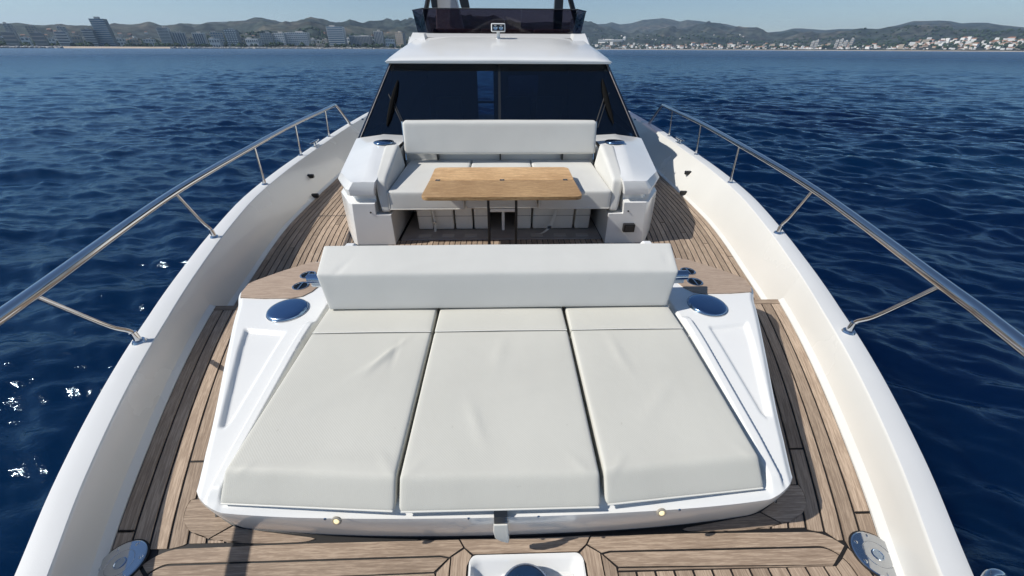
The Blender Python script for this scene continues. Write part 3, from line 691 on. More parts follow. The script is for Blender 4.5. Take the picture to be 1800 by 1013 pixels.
plank([(-.168, .737), (0, .7335), (.2, .7335), (.368, .737), (.346, .706), (.310, .681), (-.110, .681), (-.146, .706)], 0, FD, 'x')
# aft deck
def lo_aft(y):
    if y < 3.76: return 1.262
    return interp(y, [(3.76, 1.262), (3.765, 1.60), (4.2, 1.80), (5.5, 2.04), (15, 2.10)])+.004
ysa = sorted(set(list(np.linspace(STEP_Y+.016, 3.757, 16))+[3.766, 3.8]+list(np.linspace(3.9, 10, 36))))
for sgn in (-1, 1): strips(sgn, ysa, .062, 0, 20, lo_aft, .036, AFT_Z, AD, joints=(3.45, 5.6, 7.9))
x = -1.256
while x < 1.25:
    if abs(x-.02) < .09:
        x2 = x+.115
    else: x2 = x+.053
    plank([(x, STEP_Y+.02), (x2, STEP_Y+.02), (x2, 3.90), (x, 3.90)], AFT_Z, AD, 'y'); x = x2+.009
# grey tray under the sofa and the low moulded pads on it
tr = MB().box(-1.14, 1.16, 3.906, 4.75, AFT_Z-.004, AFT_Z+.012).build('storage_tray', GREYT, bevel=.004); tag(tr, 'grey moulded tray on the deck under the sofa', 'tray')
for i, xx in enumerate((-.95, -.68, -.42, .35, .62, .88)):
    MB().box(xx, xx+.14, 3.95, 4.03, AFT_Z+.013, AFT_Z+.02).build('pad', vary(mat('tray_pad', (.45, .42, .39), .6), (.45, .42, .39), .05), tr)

# ------------------------------------------------------------------ bulwarks (with the hull side below)
def bulwark(sgn):
    ys = sorted(set(list(np.linspace(-2.85, .2, 22))+list(np.linspace(.2, 2.41, 34))+[2.4195, 2.4205]+list(np.linspace(2.5, 14, 50))))
    ROWS = []
    for y in ys:
        f, c, z = footC(y), capC(y), capZ(y); zb = -.01 if y < STEP_Y else AFT_Z-.01; zr = 0 if y < STEP_Y else AFT_Z
        cw = interp(y, [(.5, .118), (1.1, .13), (1.8, .14), (5, .145)])*min(1, (y+2.95)/.8)
        sec = [(f-.037, zb), (f-.035, zr+.003), (f-.026, zr+.007), (f-.004, zr+.026), (f+.35*(c-f), zr+(z-zr)*.5), (c-.003, z-.012), (c, z-.004), (c+.004, z), (c+.012, z+.001), (c+cw*.5, z+.002), (c+cw-.018, z), (c+cw-.006, z-.003), (c+cw, z-.012), (c+cw+.004, z-.05), (c+cw-.02, z-.35), (c*.93+cw*.9, z-1.1), (c*.8, z-2.0), (c*.72, SEA_Z-.6)]
        ROWS.append([(sgn*a+DXB, y, b) for a, b in sec])
    mb = MB(); n = len(ROWS[0]); V = [p for r in ROWS for p in r]; F = []
    for k in range(len(ROWS)-1):
        for i in range(n-1):
            q = (k*n+i, (k+1)*n+i, (k+1)*n+i+1, k*n+i+1); F.append(q if sgn > 0 else q[::-1])
    root = thing('bulwark', ('cream bulwark wall and white cap rail down the %s side of the deck' % ('left, shaded' if sgn < 0 else 'right, sunlit')), 'bulwark', (sgn*2, 2, 0))
    o = mesh('bulwark_wall', V, F, GELW, root, smooth=True, angle=24)
    o.data.materials.append(GELS)
    for p in o.data.polygons:
        i = p.index % (n-1)
        if 7 <= i <= 10: p.material_index = 1
    # black rectangular fittings on the inner face
    for (px, py) in ([(540, 310), (548, 344)] if sgn < 0 else [(1215, 304), (1207, 339)]):
        d = ray(px, py); best = None
        for t in np.linspace(.001, .02, 4000):
            p = CAM+d*t
            z0 = AFT_Z; s = (p.z-z0)/(capZ(p.y)-z0); xw = footC(p.y)+s*(capC(p.y)-footC(p.y))
            if sgn*(p.x-DXB) >= xw and p.y > 2: best = p; break
        if best is None: continue
        b = MB().box(-.05, .05, -.028, .028, -.026, .026); me_o = b.build('fender_socket', BLACK, None, bevel=.008)
        me_o.parent = root; me_o.location = best-Vector((sgn*.045, 0, 0))-root.location; me_o.rotation_euler.z = -sgn*.1
        b2 = MB().tube([(sgn*.03, -.03, -.02), (sgn*.02, -.032, -.055), (sgn*.02, -.02, -.075)], .006, 8).build('socket_lip', STEEL, me_o)
    return root
for s in (-1, 1): bulwark(s)
# ------------------------------------------------------------------ handrails
def handrail(sgn):
    root = thing('handrail', 'polished steel handrail on the %s bulwark with slim bent stanchions' % ('left' if sgn < 0 else 'right'), 'handrail', (sgn*2.1, 1.67, .27))
    P = [(.42, -2.6), (.92, -1.3), (1.38, -.4), (1.74, .35), (2.02, 1.14), (2.115, 1.46), (2.51, 2.88), (2.80, 4.50), (3.015, 5.94), (3.145, 7.34), (3.22, 8.05)]
    pts = bez([(sgn*x+DXB, y, .76) for x, y in P], 8)
    end = [(sgn*x+DXB, y, z) for x, y, z in [(3.225, 8.12, .755), (3.23, 8.18, .73), (3.235, 8.24, .70), (3.31, 8.9, .30)]]
    MB().tube(list(pts)+end, .0275, 16).build('top_rail', STEEL, root, smooth=True, angle=60)
    for (bx, by, tx, ty) in [(2.165, 1.757, 2.115, 1.46), (2.565, 3.12, 2.51, 2.88), (2.885, 4.59, 2.81, 4.52), (3.11, 6.07, 3.03, 6.0), (3.24, 7.54, 3.16, 7.45)]:
        zc = capZ(by)+.001; bend = abs(by-ty) > .15
        base = Vector((sgn*bx+DXB, by, zc)); top = Vector((sgn*tx+DXB, ty, .745))
        if bend: path = bez([base, base+Vector((0, -.01, .085)), base.lerp(top, .32)+Vector((0, 0, .02)), base.lerp(top, .7)+Vector((0, 0, .005)), top], 6)
        else: path = [base, top]
        st = MB().tube(path, .0125, 12).build('stanchion', STEEL, root, smooth=True, angle=60)
        dirn = (Vector(path[1])-base).normalized()
        MB().tube([base-root.location, base-root.location+Vector((0, 0, .012))], [.036, .03], 16).build('base_flange', STEEL, st, smooth=True)
        MB().tube([base-root.location+Vector((0, 0, .01)), base-root.location+dirn*.075], .019, 14).build('collar', STEEL, st, smooth=True, angle=50)
for s in (-1, 1): handrail(s)
def cleat(sgn, y):
    x = sgn*(capC(y)+.08)+DXB; z = capZ(y)+.002
    t = thing('cleat', 'polished steel mooring cleat on the %s bulwark cap between rail stanchions' % ('left' if sgn < 0 else 'right'), 'cleat', (x, y, z))
    MB().box(x-.03, x+.03, y-.1, y+.1, z, z+.012).build('base_plate', STEEL, t, bevel=.004)
    for q in (-.045, .045): MB().tube([(x, y+q, z+.01), (x, y+q, z+.06)], [.018, .014], 10).build('post', STEEL, t, smooth=True)
    MB().tube([(x, y-.17, z+.075), (x, y-.12, z+.07), (x, y+.12, z+.07), (x, y+.17, z+.075)], [.008, .016, .016, .008], 10).build('horn', STEEL, t, smooth=True)
cleat(-1, 6.72); cleat(1, 6.9)
p = atZ(1735, 1012, .222); FX, FY = p.x, p.y
t = thing('fairlead', 'rounded steel fairlead at the outer edge of the right cap, bottom corner', 'fairlead', (FX, FY, .21))
MB().tube(bez([(FX-.055, FY-.035, .20), (FX-.035, FY-.02, .228), (FX, FY, .24), (FX+.04, FY+.0, .232), (FX+.07, FY-.01, .19)], 5), .013, 14).build('hoop', STEEL, t, smooth=True)
MB().tube([(FX-.062, FY-.037, .196), (FX-.052, FY-.033, .214)], .02, 16).build('hoop_foot', STEEL, t, smooth=True, angle=40)
def deck_plate(sgn, x, y, r):
    t = thing('deck_plate', 'round mirror-steel deck plate with screws at the %s bottom corner' % ('left' if sgn < 0 else 'right'), 'deck plate', (x, y, 0))
    MB().lathe((x, y, .001), [(r+.006, 0), (r+.006, .002), (r, .0025)], 40).build('gasket', CAULK, t)
    MB().lathe((x, y, .0035), [(r, 0), (r, .003), (r-.004, .0055), (r*.58, .006), (r*.57, .0045), (r*.55, .0045), (r*.54, .006), (.02, .006)], 48).build('plate', STEEL, t, smooth=True, angle=25)
    MB().lathe((x, y, .0096), [(.021, 0), (.021, .002), (.018, .0025), (.016, .0005)], 24).build('ring', STEELD, t)
    for k in range(6):
        a = k*math.pi/3+.3; MB().lathe((x+math.cos(a)*r*.82, y+math.sin(a)*r*.82, .0088), [(.0075, 0), (.006, .002), (.001, .0024)], 10).build('screw', STEEL, t)
p = atZ(213, 992, 0); deck_plate(-1, p.x, p.y, .082); p = atZ(1541, 977, 0); deck_plate(1, p.x, p.y, .085)

# ------------------------------------------------------------------ anchor locker and windlass
t = thing('anchor_locker', 'white moulded locker recess let into the teak at the bottom centre', 'locker', (.1, .4, -.1))
def rrect(x0, x1, y0, y1, r, n=6):
    out = []
    for cx, cy, a in ((x1-r, y1-r, 0), (x0+r, y1-r, 90), (x0+r, y0+r, 180), (x1-r, y0+r, 270)):
        for k in range(n+1): q = math.radians(a+90*k/n); out.append((cx+r*math.cos(q), cy+r*math.sin(q)))
    return out
def ring(x0, x1, y0, y1, r, z): return [(x, y, z) for x, y in rrect(x0, x1, y0, y1, r)]
MB().rings([ring(-.126, .326, .112, .676, .03, -.0045), ring(-.126, .326, .112, .676, .03, .0025), ring(-.118, .318, .12, .668, .035, .003), ring(-.112, .312, .126, .655, .04, -.01), ring(-.10, .30, .14, .60, .05, -.07), ring(-.09, .29, .15, .585, .05, -.085)], False, True).build('liner', GEL, t, smooth=True, angle=50)
MB().rings([ring(.0, .29, .585, .625, .012, -.09), ring(.0, .29, .585, .628, .012, -.045), ring(.006, .284, .59, .63, .012, -.04)], True, True).build('ledge', GEL, t, smooth=True)
MB().lathe((-.06, .595, -.084), [(.028, 0), (.028, .004), (.02, .006), (.01, .002)], 20).build('drain', BLACK, t)
p = atZ(925, 1046, .03)
t = thing('windlass', 'steel-domed windlass drum standing in the white locker at the bottom edge', 'windlass', (p.x, p.y, -.08))
MB().lathe((p.x-.02, p.y+.005, -.085), [(.12, 0), (.12, .03), (.11, .04)], 32).build('base', GEL, t, smooth=True)
MB().lathe((p.x, p.y, -.05), [(.07, 0), (.07, .03), (.1, .04), (.104, .06), (.098, .085), (.08, .105), (.055, .118), (.03, .124), (.005, .126)], 40).build('drum', SKYDRUM, t, smooth=True)
MB().lathe((p.x, p.y, .0755), [(.012, 0), (.010, .003), (.002, .004)], 16).build('cap_bolt', SKYDRUM, t)

# ------------------------------------------------------------------ sun pad moulding
TopW = smooth_curve([(.68, 1.08), (.76, 1.135), (.83, 1.16), (1.0, 1.225), (1.45, 1.42), (1.90, 1.615), (2.15, 1.70), (2.26, 1.62), (2.47, 1.40)])
def topZ(y): return interp(y, [(.68, .285), (.95, .318), (1.5, .35), (1.9, .36), (2.5, .36)])
def sst(x, a, b): t = min(1, max(0, (x-a)/(b-a))); return t*t*(3-2*t)
def poly_sdf(x, y, P):
    d = 1e9; ins = False; n = len(P)
    for i in range(n):
        ax, ay = P[i]; bx, by = P[(i+1) % n]; vx, vy = bx-ax, by-ay; t = max(0, min(1, ((x-ax)*vx+(y-ay)*vy)/(vx*vx+vy*vy)))
        d = min(d, math.hypot(x-ax-t*vx, y-ay-t*vy))
        if (ay > y) != (by > y) and x < (bx-ax)*(y-ay)/(by-ay)+ax: ins = not ins
    return -d if ins else d
TRI = [(1.205, 1.665), (1.455, 1.70), (1.40, 1.54), (1.215, 1.06), (1.185, 1.05), (1.172, 1.08)]
def padH(x, y):
    ax = abs(x); z = topZ(y)
    xi = 1.02+.035*min(1, max(0, (y-.8)/.8))           # pan edge
    pan = 1-sst(ax, xi-.003, xi+.018)
    rear = 1-sst(y, 2.10, 2.12)
    zz = z
    # ridge beside the pan
    if y < 1.80: zz += .024*sst(ax, xi, xi+.02)*(1-sst(ax, xi+.058, xi+.070))*sst(y, .74, .80)*(1-sst(y, 1.70, 1.76))
    if .98 < y < 1.78 and ax > 1.14: zz -= .020*(1-sst(poly_sdf(ax, y, TRI), -.022, .004))
    # outer rounded edge
    e = TopW(y)-ax; zz -= .018*(1-sst(e, 0, .03))
    pz = .290
    front = sst(y, .70, .75)
    zpan = .268+(pz-.268)*front
    if y < .76: zz = zz*(1-(1-sst(y, .69, .75)))+.268*(1-sst(y, .69, .75))
    return zz*(1-pan*rear)+zpan*pan*rear
def sunpad_base():
    root = thing('sun_lounge', 'white moulded sun lounge plinth with raised coamings in the middle of the foredeck', 'sun lounge', (0, 1.6, 0))
    s = np.unique(np.concatenate([np.linspace(0, .55, 22), np.linspace(.55, 1, 96)])); s = np.concatenate([-s[::-1][:-1], s])
    tt = np.unique(np.concatenate([np.linspace(0, .06, 12), np.linspace(.06, .62, 96), np.linspace(.62, 1, 40)]))
    def yf(a): return .688+.035*a**2+.010*a**6+.07*max(0, (a-.9)/.1)**2.2
    V = []; nS = len(s); YS = {}
    for t in tt:
        for q in s:
            y = yf(abs(q))*(1-t)+2.47*t; x = q*TopW(y); V.append((x, y, padH(x, y)))
    F = [(i*nS+j, i*nS+j+1, (i+1)*nS+j+1, (i+1)*nS+j) for i in range(len(tt)-1) for j in range(nS-1)]
    mesh('top_moulding', V, F, GEL, root, smooth=True, angle=60)
    # skirt from the top edge to the foot
    B = [V[j] for j in range(nS)]+[V[i*nS+nS-1] for i in range(1, len(tt))]+[V[(len(tt)-1)*nS+j] for j in range(nS-2, -1, -1)]+[V[i*nS] for i in range(len(tt)-2, 0, -1)]
    R = []
    def foot(p):
        x, y, z = p; ax = abs(x); sg = 1 if x >= 0 else -1
        if y < .87 and ax < 1.158:
            f = min(1, ax/1.14); return (x*(1+.095*f**4), y+.060+.028*f**4, -.003)
        fx = ax+ (.06 if y < 2.3 else .05); return (sg*fx, min(y+.0, 2.44) if y > 2.4 else y+.02*max(0, 1-(y-.8)/.5), AFT_Z-.004 if y > 2.43 else -.003)
    for k in (0, .04, .12, .5, .97, 1):
        r_ = []
        for p in B:
            f = foot(p); o = .006*math.sin(min(1, k*6)*math.pi/2) if k < .5 else .006*(1-k)*2
            cx, cy = p[0]-0, p[1]-1.6; l = math.hypot(cx, cy)+1e-6
            r_.append((p[0]+(f[0]-p[0])*k+cx/l*o, p[1]+(f[1]-p[1])*k+cy/l*o, p[2]+(f[2]-p[2])*k))
        R.append(r_)
    mb = MB().rings(R, False, False); mb.build('skirt', GEL, root, smooth=True, angle=50)
    # black sealant line at the foot
    fo = [foot(p) for p in B]; r1 = []; r0 = []
    for p in fo:
        cx, cy = p[0], p[1]-1.6; l = math.hypot(cx, cy)+1e-6; r0.append((p[0], p[1], p[2]+.0065)); r1.append((p[0]+cx/l*.007, p[1]+cy/l*.007, p[2]+.0045))
    MB().rings([r0, r1], False, False).build('sealant', CAULK, root)
    # front face lights and studs
    def on_front(px, py):
        for z in np.linspace(.28, 0, 60):
            p = atZ(px, py, z); k = 1-(z/.272)
            f = min(1, abs(p.x)/1.14); y = .688+.035*f*f+.01*f**6+(.060+.028*f**4)*k-.003
            if p.y <= y: return Vector((p.x, y, z))
        return p
    for px, py in ((590, 921), (1166, 911)):
        p = on_front(px, py); rr = .018
        m1 = MB().lathe((0, 0, 0), [(rr, 0), (rr, .004), (rr-.003, .006), (rr*.62, .006), (rr*.6, .003)], 24); a = m1.build('courtesy_light', vary(mat('light_bezel', (.45, .40, .33), .35, .3), (.45, .40, .33), .1), None, smooth=True)
        a.parent = root; a.location = p-root.location; a.rotation_euler = (math.radians(72), 0, 0); a.location.y -= .006
        MB().lathe((0, 0, .003), [(rr*.58, 0), (rr*.5, .003), (.002, .004)], 20).build('lens', LENS, a, smooth=True)
    for px, py in ((566, 927), (822, 939), (949, 935), (1201, 913)):
        p = on_front(px, py); a = MB().lathe((0, 0, 0), [(.0055, 0), (.0055, .004), (.003, .006), (.001, .0062)], 12).build('stud', STEELD, None, smooth=True)
        a.parent = root; a.location = p-root.location; a.rotation_euler = (math.radians(102), 0, 0)
    for sgn in (-1, 1):
        # smooth teak panel on the rear shoulder
        P = [(1.262, 2.005), (1.32, 1.985), (1.50, 1.985), (1.648, 2.0), (1.675, 2.06), (1.688, 2.16), (1.665, 2.20), (1.55, 2.325), (1.40, 2.455), (1.10, 2.455), (1.10, 2.15), (1.205, 2.14), (1.225, 2.06)]
        V = [(sgn*x, y, padH(x, y)*0+.3665) for x, y in P]; n = len(V); V2 = [(x, y, .355) for x, y, _ in V]
        F = [tuple(range(n)) if sgn > 0 else tuple(reversed(range(n)))]+[((i+1) % n, i, i+n, (i+1) % n+n) if sgn > 0 else (i, (i+1) % n, (i+1) % n+n, i+n) for i in range(n)]
        mesh('teak_panel', V+V2, F, TEAKP, root, uv=[(v[0], v[1]) for v in V+V2])
        for cx, cy in ((1.325, 2.125), (1.338, 2.268)):
            x = sgn*cx
            c = MB().lathe((x, cy, .3665), [(.052, 0), (.052, .004), (.047, .006), (.043, .004), (.042, .001)], 32).build('cup_holder', STEEL, root, smooth=True)
            MB().lathe((x-root.location.x, cy-root.location.y, .3665-root.location.z), [(.0425, .0006), (.0420, .0012), (.002, .0014)], 28).build('cup_well', mat('cup_dark', (.01, .01, .01), .12, .6), c)
            MB().box(x-.004-root.location.x, x+.004-root.location.x, cy-.04-root.location.y, cy+.04-root.location.y, .3685-root.location.z, .3725-root.location.z).build('cup_bar', STEEL, c)
        # domed round speaker cover
        cx, cy = sgn*1.285, 1.86
        sp = MB().lathe((cx, cy, .360), [(.113, 0), (.113, .010), (.110, .014), (.098, .018), (.08, .0205), (.06, .022), (.03, .023), (.003, .0232)], 48).build('speaker_dome', DOME, root, smooth=True, angle=60)
        MB().lathe((cx-root.location.x, cy-root.location.y, .3585-root.location.z), [(.117, 0), (.117, .0035), (.112, .004)], 48).build('speaker_ring', STEEL, sp, smooth=True)
        # white folding bracket behind the backrest
        b = MB().add([(sgn*1.0, 2.43, .36), (sgn*1.16, 2.43, .36), (sgn*1.16, 2.56, .36), (sgn*1.0, 2.56, .36), (sgn*1.06, 2.45, .50), (sgn*1.12, 2.45, .50), (sgn*1.12, 2.50, .50), (sgn*1.06, 2.50, .50)], [(0, 1, 2, 3), (7, 6, 5, 4), (0, 4, 5, 1), (1, 5, 6, 2), (2, 6, 7, 3), (3, 7, 4, 0)])
        b.build('hinge_bracket', GEL, root, bevel=.008)
    return root
sunpad_base()
def fold(cx, cy, ang, ln, wd, h):
    ca, sa = math.cos(ang), math.sin(ang)
    def f(o, w):
        u = (o[:, 0]-cx)*ca+(o[:, 1]-cy)*sa; v = -(o[:, 0]-cx)*sa+(o[:, 1]-cy)*ca+.25*u*u
        return h*np.exp(-(u/ln)**2)*np.exp(-(v/wd)**2)*(w > .8)
    return f
def addf(*fs): return lambda o, w: sum(f(o, w) for f in fs)
def sun_cushion(label, x0, x1, x0f, x1f, yf0, yf1, seed, wr):
    root = thing('sun_cushion', label, 'cushion', ((x0+x1)/2, 1.2, .3), 'three off-white cushions of the sun pad')
    c8 = [(x0f, yf0, .302), (x1f, yf1, .302), (x0, 1.588, .295), (x1, 1.588, .295), (x0f+.012*(x0 < -.5), yf0+.082, .398), (x1f-.012*(x1 > .5), yf1+.082, .398), (x0, 1.588, .402), (x1, 1.588, .402)]
    V, F = soft_block(c8, (x1-x0, .9, .09), .014, (44, 56, 6), .004, seed, wr, .0013)
    mesh('cushion_body', V, F, FAB, root, smooth=True, angle=180)
    c8 = [(x0, 1.594, .302), (x1, 1.594, .302), (x0+.004, 1.95, .302), (x1-.004, 1.95, .302), (x0, 1.594, .402), (x1, 1.594, .402), (x0+.004, 1.95, .402), (x1-.004, 1.95, .402)]
    V, F = soft_block(c8, (x1-x0, .35, .09), .012, (24, 14, 5), .003, seed+1)
    mesh('rear_panel', V, F, FAB, root, smooth=True, angle=180)
    e = .004
    MB().tube([(x0+e, 1.591, .400), ((x0+x1)/2, 1.591, .403), (x1-e, 1.591, .400)], .0032, 8).build('seam_piping', PIPE, root, smooth=True)
    MB().tube([(x0f+.008, yf0+.006, .3065), (x1f-.008, yf1+.006, .3065)], .0035, 8).build('front_piping', PIPE, root, smooth=True)
sun_cushion('left sun pad cushion, with a deep diagonal crease near the backrest', -1.018, -.372, -1.02, -.376, .735, .693, 3, addf(fold(-.57, 1.40, 1.05, .11, .014, .010), fold(-.53, 1.42, 1.6, .09, .012, -.005), fold(-.62, 1.33, .8, .1, .02, .005), fold(-.68, .83, .05, .3, .03, .004), fold(-.95, .80, .9, .05, .012, .004), fold(-.42, .82, 2.2, .05, .012, .003), fold(-.8, 1.1, .5, .2, .04, .003)))
sun_cushion('middle sun pad cushion, slightly forward of its neighbours', -.358, .372, -.362, .366, .690, .690, 5, addf(fold(-.1, 1.0, 1.9, .10, .02, .004), fold(.12, 1.18, .3, .16, .03, .003), fold(.30, .80, 2.3, .05, .012, .004), fold(-.32, .80, .8, .05, .012, .003), fold(.0, 1.42, 1.4, .1, .03, .003)))
sun_cushion('right sun pad cushion with a smooth flat top', .388, 1.015, .384, 1.0, .698, .745, 7, addf(fold(.7, 1.1, .8, .14, .03, .003), fold(.44, .80, .8, .05, .012, .004), fold(.95, .83, 2.2, .05, .012, .003), fold(.6, 1.4, 1.7, .12, .025, .004)))
# pull strap at the front
t = thing('pull_strap', 'white fabric pull strap hanging over the front edge beneath the middle cushion', 'strap', (.005, .69, .3))
MB().rings([[(-.022, .70, .310), (.026, .70, .310), (.026, .704, .313), (-.022, .704, .313)], [(-.022, .683, .285), (.026, .683, .285), (.026, .679, .288), (-.022, .679, .288)], [(-.022, .680, .235), (.026, .680, .235), (.026, .676, .235), (-.022, .676, .235)]]).build('webbing', DARKCH, t)  # dark colour stands in for shade on the strap's upper part
tab = [[(-.024, .681, .245), (.028, .681, .245), (.028, .672, .245), (-.024, .672, .245)], [(-.026, .682, .20), (.030, .680, .20), (.030, .664, .20), (-.026, .668, .20)], [(-.022, .688, .15), (.033, .684, .14), (.033, .664, .14), (-.020, .670, .15)], [(.0, .690, .112), (.030, .686, .105), (.029, .672, .105), (.0, .676, .112)]]
MB().rings(tab).build('fabric_tab', STRAP, t, smooth=True, angle=60, bevel=.003)
# sun pad backrest
root = thing('bolster_cushion', 'long white bolster backrest across the rear of the sun pad, facing the bow', 'backrest', (0, 1.85, .4))
c8 = [(-.995, 1.783, .412), (.995, 1.783, .412), (-1.0, 2.06, .412), (1.0, 2.06, .412), (-1.03, 1.825, .628), (1.03, 1.825, .628), (-1.035, 2.01, .722), (1.035, 2.01, .722)]
V, F = soft_block(c8, (2.0, .24, .26), .013, (100, 14, 14), .005, 21, addf(fold(-.9, 1.86, .9, .06, .01, -.006), fold(.98, 1.9, 1.6, .04, .008, -.004), fold(-.3, 1.9, .1, .4, .02, .002), fold(.4, 1.88, -.1, .3, .02, .002)), .0022)
mesh('bolster', V, F, FABS, root, smooth=True, angle=180)
for sgn in (-1, 1):
    MB().tube([(sgn*.96, 1.96, .52), (sgn*1.16, 1.965, .52)], .030, 20).build('support_tube', STEELD, root, smooth=True, angle=40)
    MB().tube([(sgn*1.0, 1.965, .475), (sgn*1.15, 1.97, .475)], .016, 12).build('pivot_sleeve', GEL, root, smooth=True, angle=40)
    MB().box(sgn*.93-.03, sgn*.93+.03, 1.94, 2.0, .36, .42).build('support_foot', GEL, root, bevel=.006)

# ------------------------------------------------------------------ aft seating: consoles, cushions, boxes
def console(sgn):
    root = thing('sofa_console', 'white moulded console at the %s' % ('left end of the sofa' if sgn < 0 else 'right end of the sofa, black socket on its front'), 'console', (sgn*1.5, 3.78, AFT_Z))
    def R(z, pts): return [(sgn*x, y, (z if zz is None else zz)) for x, y, zz in [(p[0], p[1], p[2] if len(p) > 2 else None) for p in pts]]
    rings = [
        R(AFT_Z+.003, [(1.17, 3.79), (1.59, 3.79), (1.64, 3.83), (1.80, 4.14), (2.02, 5.6), (1.17, 5.6)]),
        R(.205, [(1.165, 3.785), (1.56, 3.785), (1.60, 3.82), (1.80, 4.16), (2.03, 5.6), (1.165, 5.6)]),
        R(.207, [(1.322, 3.785), (1.56, 3.785), (1.60, 3.82), (1.80, 4.16), (2.03, 5.6), (1.322, 5.6)]),
        R(.330, [(1.312, 3.78), (1.545, 3.78), (1.585, 3.81), (1.80, 4.18), (2.035, 5.6), (1.312, 5.6)]),
        R(.335, [(1.312, 3.79), (1.54, 3.79), (1.575, 3.82), (1.79, 4.19), (2.03, 5.6), (1.312, 5.6)]),
        R(.345, [(1.312, 3.86), (1.51, 3.86), (1.54, 3.88), (1.76, 4.22), (2.0, 5.6), (1.312, 5.6)]),
        R(.405, [(1.312, 3.86), (1.50, 3.86), (1.53, 3.88), (1.75, 4.22), (2.0, 5.6), (1.312, 5.6)]),
        R(.415, [(1.30, 3.785), (1.545, 3.785), (1.58, 3.81), (1.81, 4.24), (2.05, 5.6), (1.30, 5.6)]),
        R(.480, [(1.29, 3.775), (1.545, 3.775), (1.585, 3.80), (1.825, 4.24, .465), (2.065, 5.6, .56), (1.29, 5.6)]),
        R(.555, [(1.27, 3.79), (1.49, 3.79), (1.52, 3.805), (1.79, 4.27, .525), (2.03, 5.62, .62), (1.27, 5.62, .66)])]
    MB().rings(rings, True, False).build('body', GEL, root, smooth=True, angle=22, bevel=.014, segs=3)
    # top: two facets meeting at a raised shoulder beside the arm cushion
    ys = [3.79, 3.805, 3.86, 3.93, 4.02, 4.14, 4.27, 4.42, 4.6, 4.78, 4.95, 5.12, 5.3, 5.46, 5.62]; V = []; F = []; f_zs = smooth_curve([(3.79, .556), (4.1, .60), (4.6, .655), (5.1, .70), (5.62, .68)]); f_zi = smooth_curve([(3.79, .555), (4.2, .595), (4.7, .66), (5.0, .672), (5.62, .66)])
    for y in ys:
        t = (y-3.79)/1.83; xo = interp(y, [(3.79, 1.49), (3.805, 1.52), (4.27, 1.79), (5.62, 2.03)]); zo = interp(y, [(3.79, .555), (4.27, .525), (5.62, .62)])
        xs = interp(y, [(3.79, 1.36), (4.6, 1.50), (5.62, 1.64)]); zs = f_zs(y); zi = f_zi(y); kk = min(1, (y-3.79)/.2)
        for x, z in ((1.27, zi), (xs-.06, zs-.004), (xs, zs), (xs+.04, zs-.010*kk), (xo-.06, zo+.014*kk), (xo, zo)): V.append((sgn*x, y, z))
    for i in range(len(ys)-1):
        for j in range(5):
            q = (i*6+j, i*6+j+1, (i+1)*6+j+1, (i+1)*6+j); F.append(q if sgn > 0 else q[::-1])
    mesh('top_shell', V, F, GEL, root, smooth=True, angle=45)
    # armrest cushion
    c8 = [(sgn*1.165, 3.80, .225), (sgn*1.262, 3.80, .225), (sgn*1.20, 4.86, .44), (sgn*1.262, 4.86, .44), (sgn*1.175, 3.86, .55), (sgn*1.30, 3.86, .555), (sgn*1.245, 4.86, .705), (sgn*1.43, 4.86, .69)]
    if sgn < 0: c8 = [c8[i] for i in (1, 0, 3, 2, 5, 4, 7, 6)]
    V, F = soft_block(c8, (.12, 1.06, .3), .028, (8, 30, 10), .008, 31+sgn, None, .002)
    mesh('armrest_cushion', V, F, FABS, root, smooth=True, angle=180)
    # dome
    cx, cy = sgn*1.47, 5.0
    sp = MB().lathe((cx, cy, .692), [(.125, 0), (.125, .010), (.12, .014), (.08, .020), (.04, .0225), (.003, .023)], 36).build('speaker_dome', DOME, root, smooth=True, angle=60)
    sp.rotation_euler.x = 0
    a = MB().lathe((0, 0, 0), [(.009, 0), (.009, .006), (.002, .008)], 12).build('stud', BLACK, None); a.parent = root; a.location = Vector((sgn*1.372, 3.783, .235))-root.location; a.rotation_euler.x = math.radians(90)
    if sgn > 0:
        p = atY(1104, 399, 3.783)
        b = MB().box(p.x-.062, p.x+.062, 3.735, 3.788, p.z-.045, p.z+.045).build('power_socket', BLACK, root, bevel=.006)
        MB().box(p.x-.04-root.location.x, p.x+.04-root.location.x, 3.729-root.location.y, 3.7345-root.location.y, p.z-.025-root.location.z, p.z+.03-root.location.z).build('socket_cover', DARKCH, b)
for s in (-1, 1): console(s)
